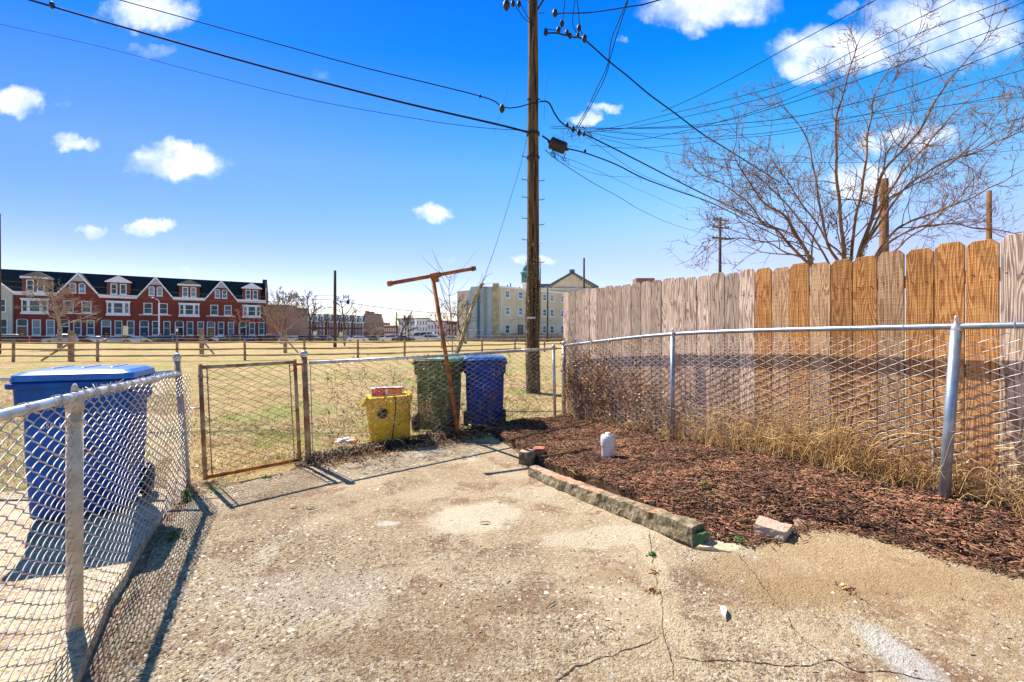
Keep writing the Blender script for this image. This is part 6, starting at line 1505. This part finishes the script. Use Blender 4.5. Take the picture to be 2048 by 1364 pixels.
# ------------------------------------------------------------------ cars
def car_meshes(kind):
    if kind == 'sedan': L, H, W = 4.6, 1.42, 1.8; prof = [(-2.3, .35), (-2.28, .75), (-2.15, .92), (-1.35, 1.0), (-.75, 1.38), (.45, 1.42), (1.15, 1.0), (2.1, .86), (2.28, .68), (2.3, .35)]; roof = (3, 6)
    elif kind == 'suv': L, H, W = 4.7, 1.75, 1.9; prof = [(-2.35, .4), (-2.33, 1.0), (-2.2, 1.12), (-1.95, 1.68), (-1.6, 1.75), (.5, 1.75), (1.15, 1.12), (2.15, 1.02), (2.33, .8), (2.35, .4)]; roof = (2, 6)
    else: L, H, W = 5.4, 2.2, 1.95; prof = [(-2.7, .4), (-2.7, 1.1), (-2.62, 1.3), (-2.55, 2.1), (-2.4, 2.2), (1.0, 2.2), (1.75, 1.3), (2.55, 1.1), (2.68, .9), (2.7, .4)]; roof = (2, 6)
    def side(y, inset):
        out = []
        for i, (x, z) in enumerate(prof):
            yy = y*(1-(.14 if roof[0] < i < roof[1] else 0)); out.append(Vector((x, yy, z)))
        return out
    A = side(-W/2, 0); B = side(W/2, 0); n = len(prof); vs = A+B
    fs = [tuple(range(n)), tuple(range(2*n-1, n-1, -1))]+[(i, i+n, (i+1) % n+n, (i+1) % n) for i in range(n)]
    body = MB(); body.add(vs, fs)
    gl = MB(); i0, i1 = roof
    p = prof; zb = p[i0][1]; 
    for s_ in (-1, 1):
        y0 = s_*(W/2+.004); y1 = s_*(W/2*.86+.012)
        xa, xb = p[i0][0]+.12, p[i1][0]-.15; ta_, tb_ = p[i0+1][0]+.08, p[i1-1][0]-.03; zt_ = H-.09; zb2 = zb+.03
        segs = 3
        for k in range(segs):
            f0, f1 = k/segs+.012, (k+1)/segs-.012
            gl.add([(xa+(xb-xa)*f0, y0, zb2), (xa+(xb-xa)*f1, y0, zb2), (ta_+(tb_-ta_)*f1, y1, zt_), (ta_+(tb_-ta_)*f0, y1, zt_)], [(0, 1, 2, 3)])
    for (a, b) in ((i0, i0+1), (i1, i1-1)):
        xa, za = p[a]; xb, zb_ = p[b]; s_ = -1 if a == i0 else 1
        gl.add([(xa+.02*s_+(xb-xa)*.1, -W/2*.84, za+(zb_-za)*.1+.02), (xa+.02*s_+(xb-xa)*.1, W/2*.84, za+(zb_-za)*.1+.02), (xa+(xb-xa)*.9+.02*s_, W/2*.76, za+(zb_-za)*.9+.02), (xa+(xb-xa)*.9+.02*s_, -W/2*.76, za+(zb_-za)*.9+.02)], [(0, 1, 2, 3)])
    wh = []
    for x in (-L*.3, L*.3):
        for s_ in (-1, 1):
            m = MB(); m.lathe((x, s_*(W/2-.08), .33), [(.2, -.11), (.33, -.1), (.33, .1), (.2, .11)], 14, Matrix.Rotation(R(90), 3, 'X')); wh.append(m)
    lt = []
    for x, c in ((L/2-.02, 'head'), (-L/2+.02, 'tail')):
        for s_ in (-1, 1): m = MB(); m.box((x, s_*W*.36, prof[-2][1] if c == 'head' else prof[1][1]), (.08, .36, .14)); lt.append((c, m))
    return body, gl, wh, lt
protos = {}
def mkmesh(name, mb, mat):
    me = bpy.data.meshes.new(name); me.from_pydata([tuple(v) for v in mb.v], [], mb.f); me.materials.append(mat); return me
M['head'] = simple('headlight_lens', (.75, .76, .78), None, 3., .15); M['tail'] = simple('taillight_lens', (.45, .01, .01), None, 3., .2)
for k in ('sedan', 'suv', 'van'):
    b, g, wh, lt = car_meshes(k); protos[k] = (mkmesh('body', b, M['white']), mkmesh('windows', g, M['darkwin']), [mkmesh('wheel', x, M['black']) for x in wh], [(c, mkmesh(c+'light', x, M[c])) for c, x in lt])
paints = {}
def paint(c):
    if c not in paints: paints[c] = simple('car_paint', c, c, 3., .28, .25, coat=1.)
    return paints[c]
def car(loc, ang, kind, c, label):
    t = bpy.data.objects.new('parked_car', None); col.objects.link(t); t.location = loc; t.rotation_euler = (0, 0, ang); tag(t, label, 'car' if kind != 'van' else 'van', 'cars parked along the street')
    b, g, wh, lt = protos[kind]
    o = bpy.data.objects.new('body', b); col.objects.link(o); o.parent = t; o.material_slots[0].link = 'OBJECT'; o.material_slots[0].material = paint(c); bevel(o, .07, 2)
    o = bpy.data.objects.new('windows', g); col.objects.link(o); o.parent = t
    for x in wh: o = bpy.data.objects.new('wheel', x); col.objects.link(o); o.parent = t
    for cc, x in lt: o = bpy.data.objects.new('headlight' if cc == 'head' else 'taillight', x); col.objects.link(o); o.parent = t
W_ = (.75, .76, .78); S_ = (.42, .45, .48); K_ = (.012, .013, .016); RD_ = (.24, .012, .012); B_ = (.02, .07, .26); DB = (.015, .03, .08); G_ = (.03, .10, .08); GR = (.12, .13, .14)
l_cars = [(8, 'suv', K_, 'dark sport utility car leftmost on the street'), (52, 'sedan', RD_, 'red saloon parked second from the left'), (88, 'sedan', (.10, .01, .012), 'dark maroon saloon before the tree trunk'), (124, 'suv', S_, 'silver estate beside the bare tree trunk'), (155, 'sedan', K_, 'black saloon behind the leftmost braced post'),
 (190, 'sedan', W_, 'white saloon left of the tall pale sign'), (232, 'sedan', S_, 'silver saloon right of the tall pale sign'), (276, 'sedan', W_, 'white saloon just left of the street lamp'), (312, 'sedan', GR, 'grey saloon at the foot of the street lamp'), (345, 'suv', DB, 'dark blue car before the black front door'),
 (375, 'sedan', RD_, 'red saloon left of the middle braced post'), (405, 'sedan', K_, 'black saloon behind the middle braced post'), (436, 'sedan', W_, 'white saloon before the light brown door'), (464, 'suv', DB, 'navy car below the small reddish tree'), (490, 'sedan', B_, 'bright blue saloon at the right end of the brick row'), (514, 'sedan', K_, 'black saloon last before the blank tan building')]
CO = A0+NRM*8.6
for px, k, c, lab in l_cars:
    kk = (px-CX)/F; u_ = (kk*CO.y-CO.x)/(E.x-kk*E.y); q = CO+E*u_; car((q.x, q.y, -.38), math.atan2(E.y, E.x)+(math.pi if px % 3 else 0), k, c, lab)
r_cars = [(552, 'suv', K_, 'black car under the fanning bare tree'), (583, 'sedan', S_, 'silver saloon left of the tall dark bare tree'), (622, 'suv', K_, 'black sport utility car below the round sign'), (650, 'sedan', DB, 'navy saloon left of the plain dark pole'), (690, 'sedan', S_, 'silver saloon behind the plain wooden post'), (717, 'sedan', W_, 'white saloon below the mansard row end'),
 (748, 'sedan', G_, 'dark green saloon below the tower'), (782, 'suv', W_, 'white sport utility car left of the tree pair'), (808, 'sedan', K_, 'black saloon at the foot of the tree pair'), (842, 'van', W_, 'white van before the white row'), (868, 'suv', W_, 'white sport utility car right of the white van'), (902, 'sedan', S_, 'silver saloon right of the rusty post'), (925, 'sedan', DB, 'navy saloon beside the pale blue wall')]
for j, (px, k, c, lab) in enumerate(r_cars):
    q = P(px, HY, 93-.4*(j % 3)); car((q.x, q.y, -.38), math.pi if j % 2 else 0, k, c, lab)
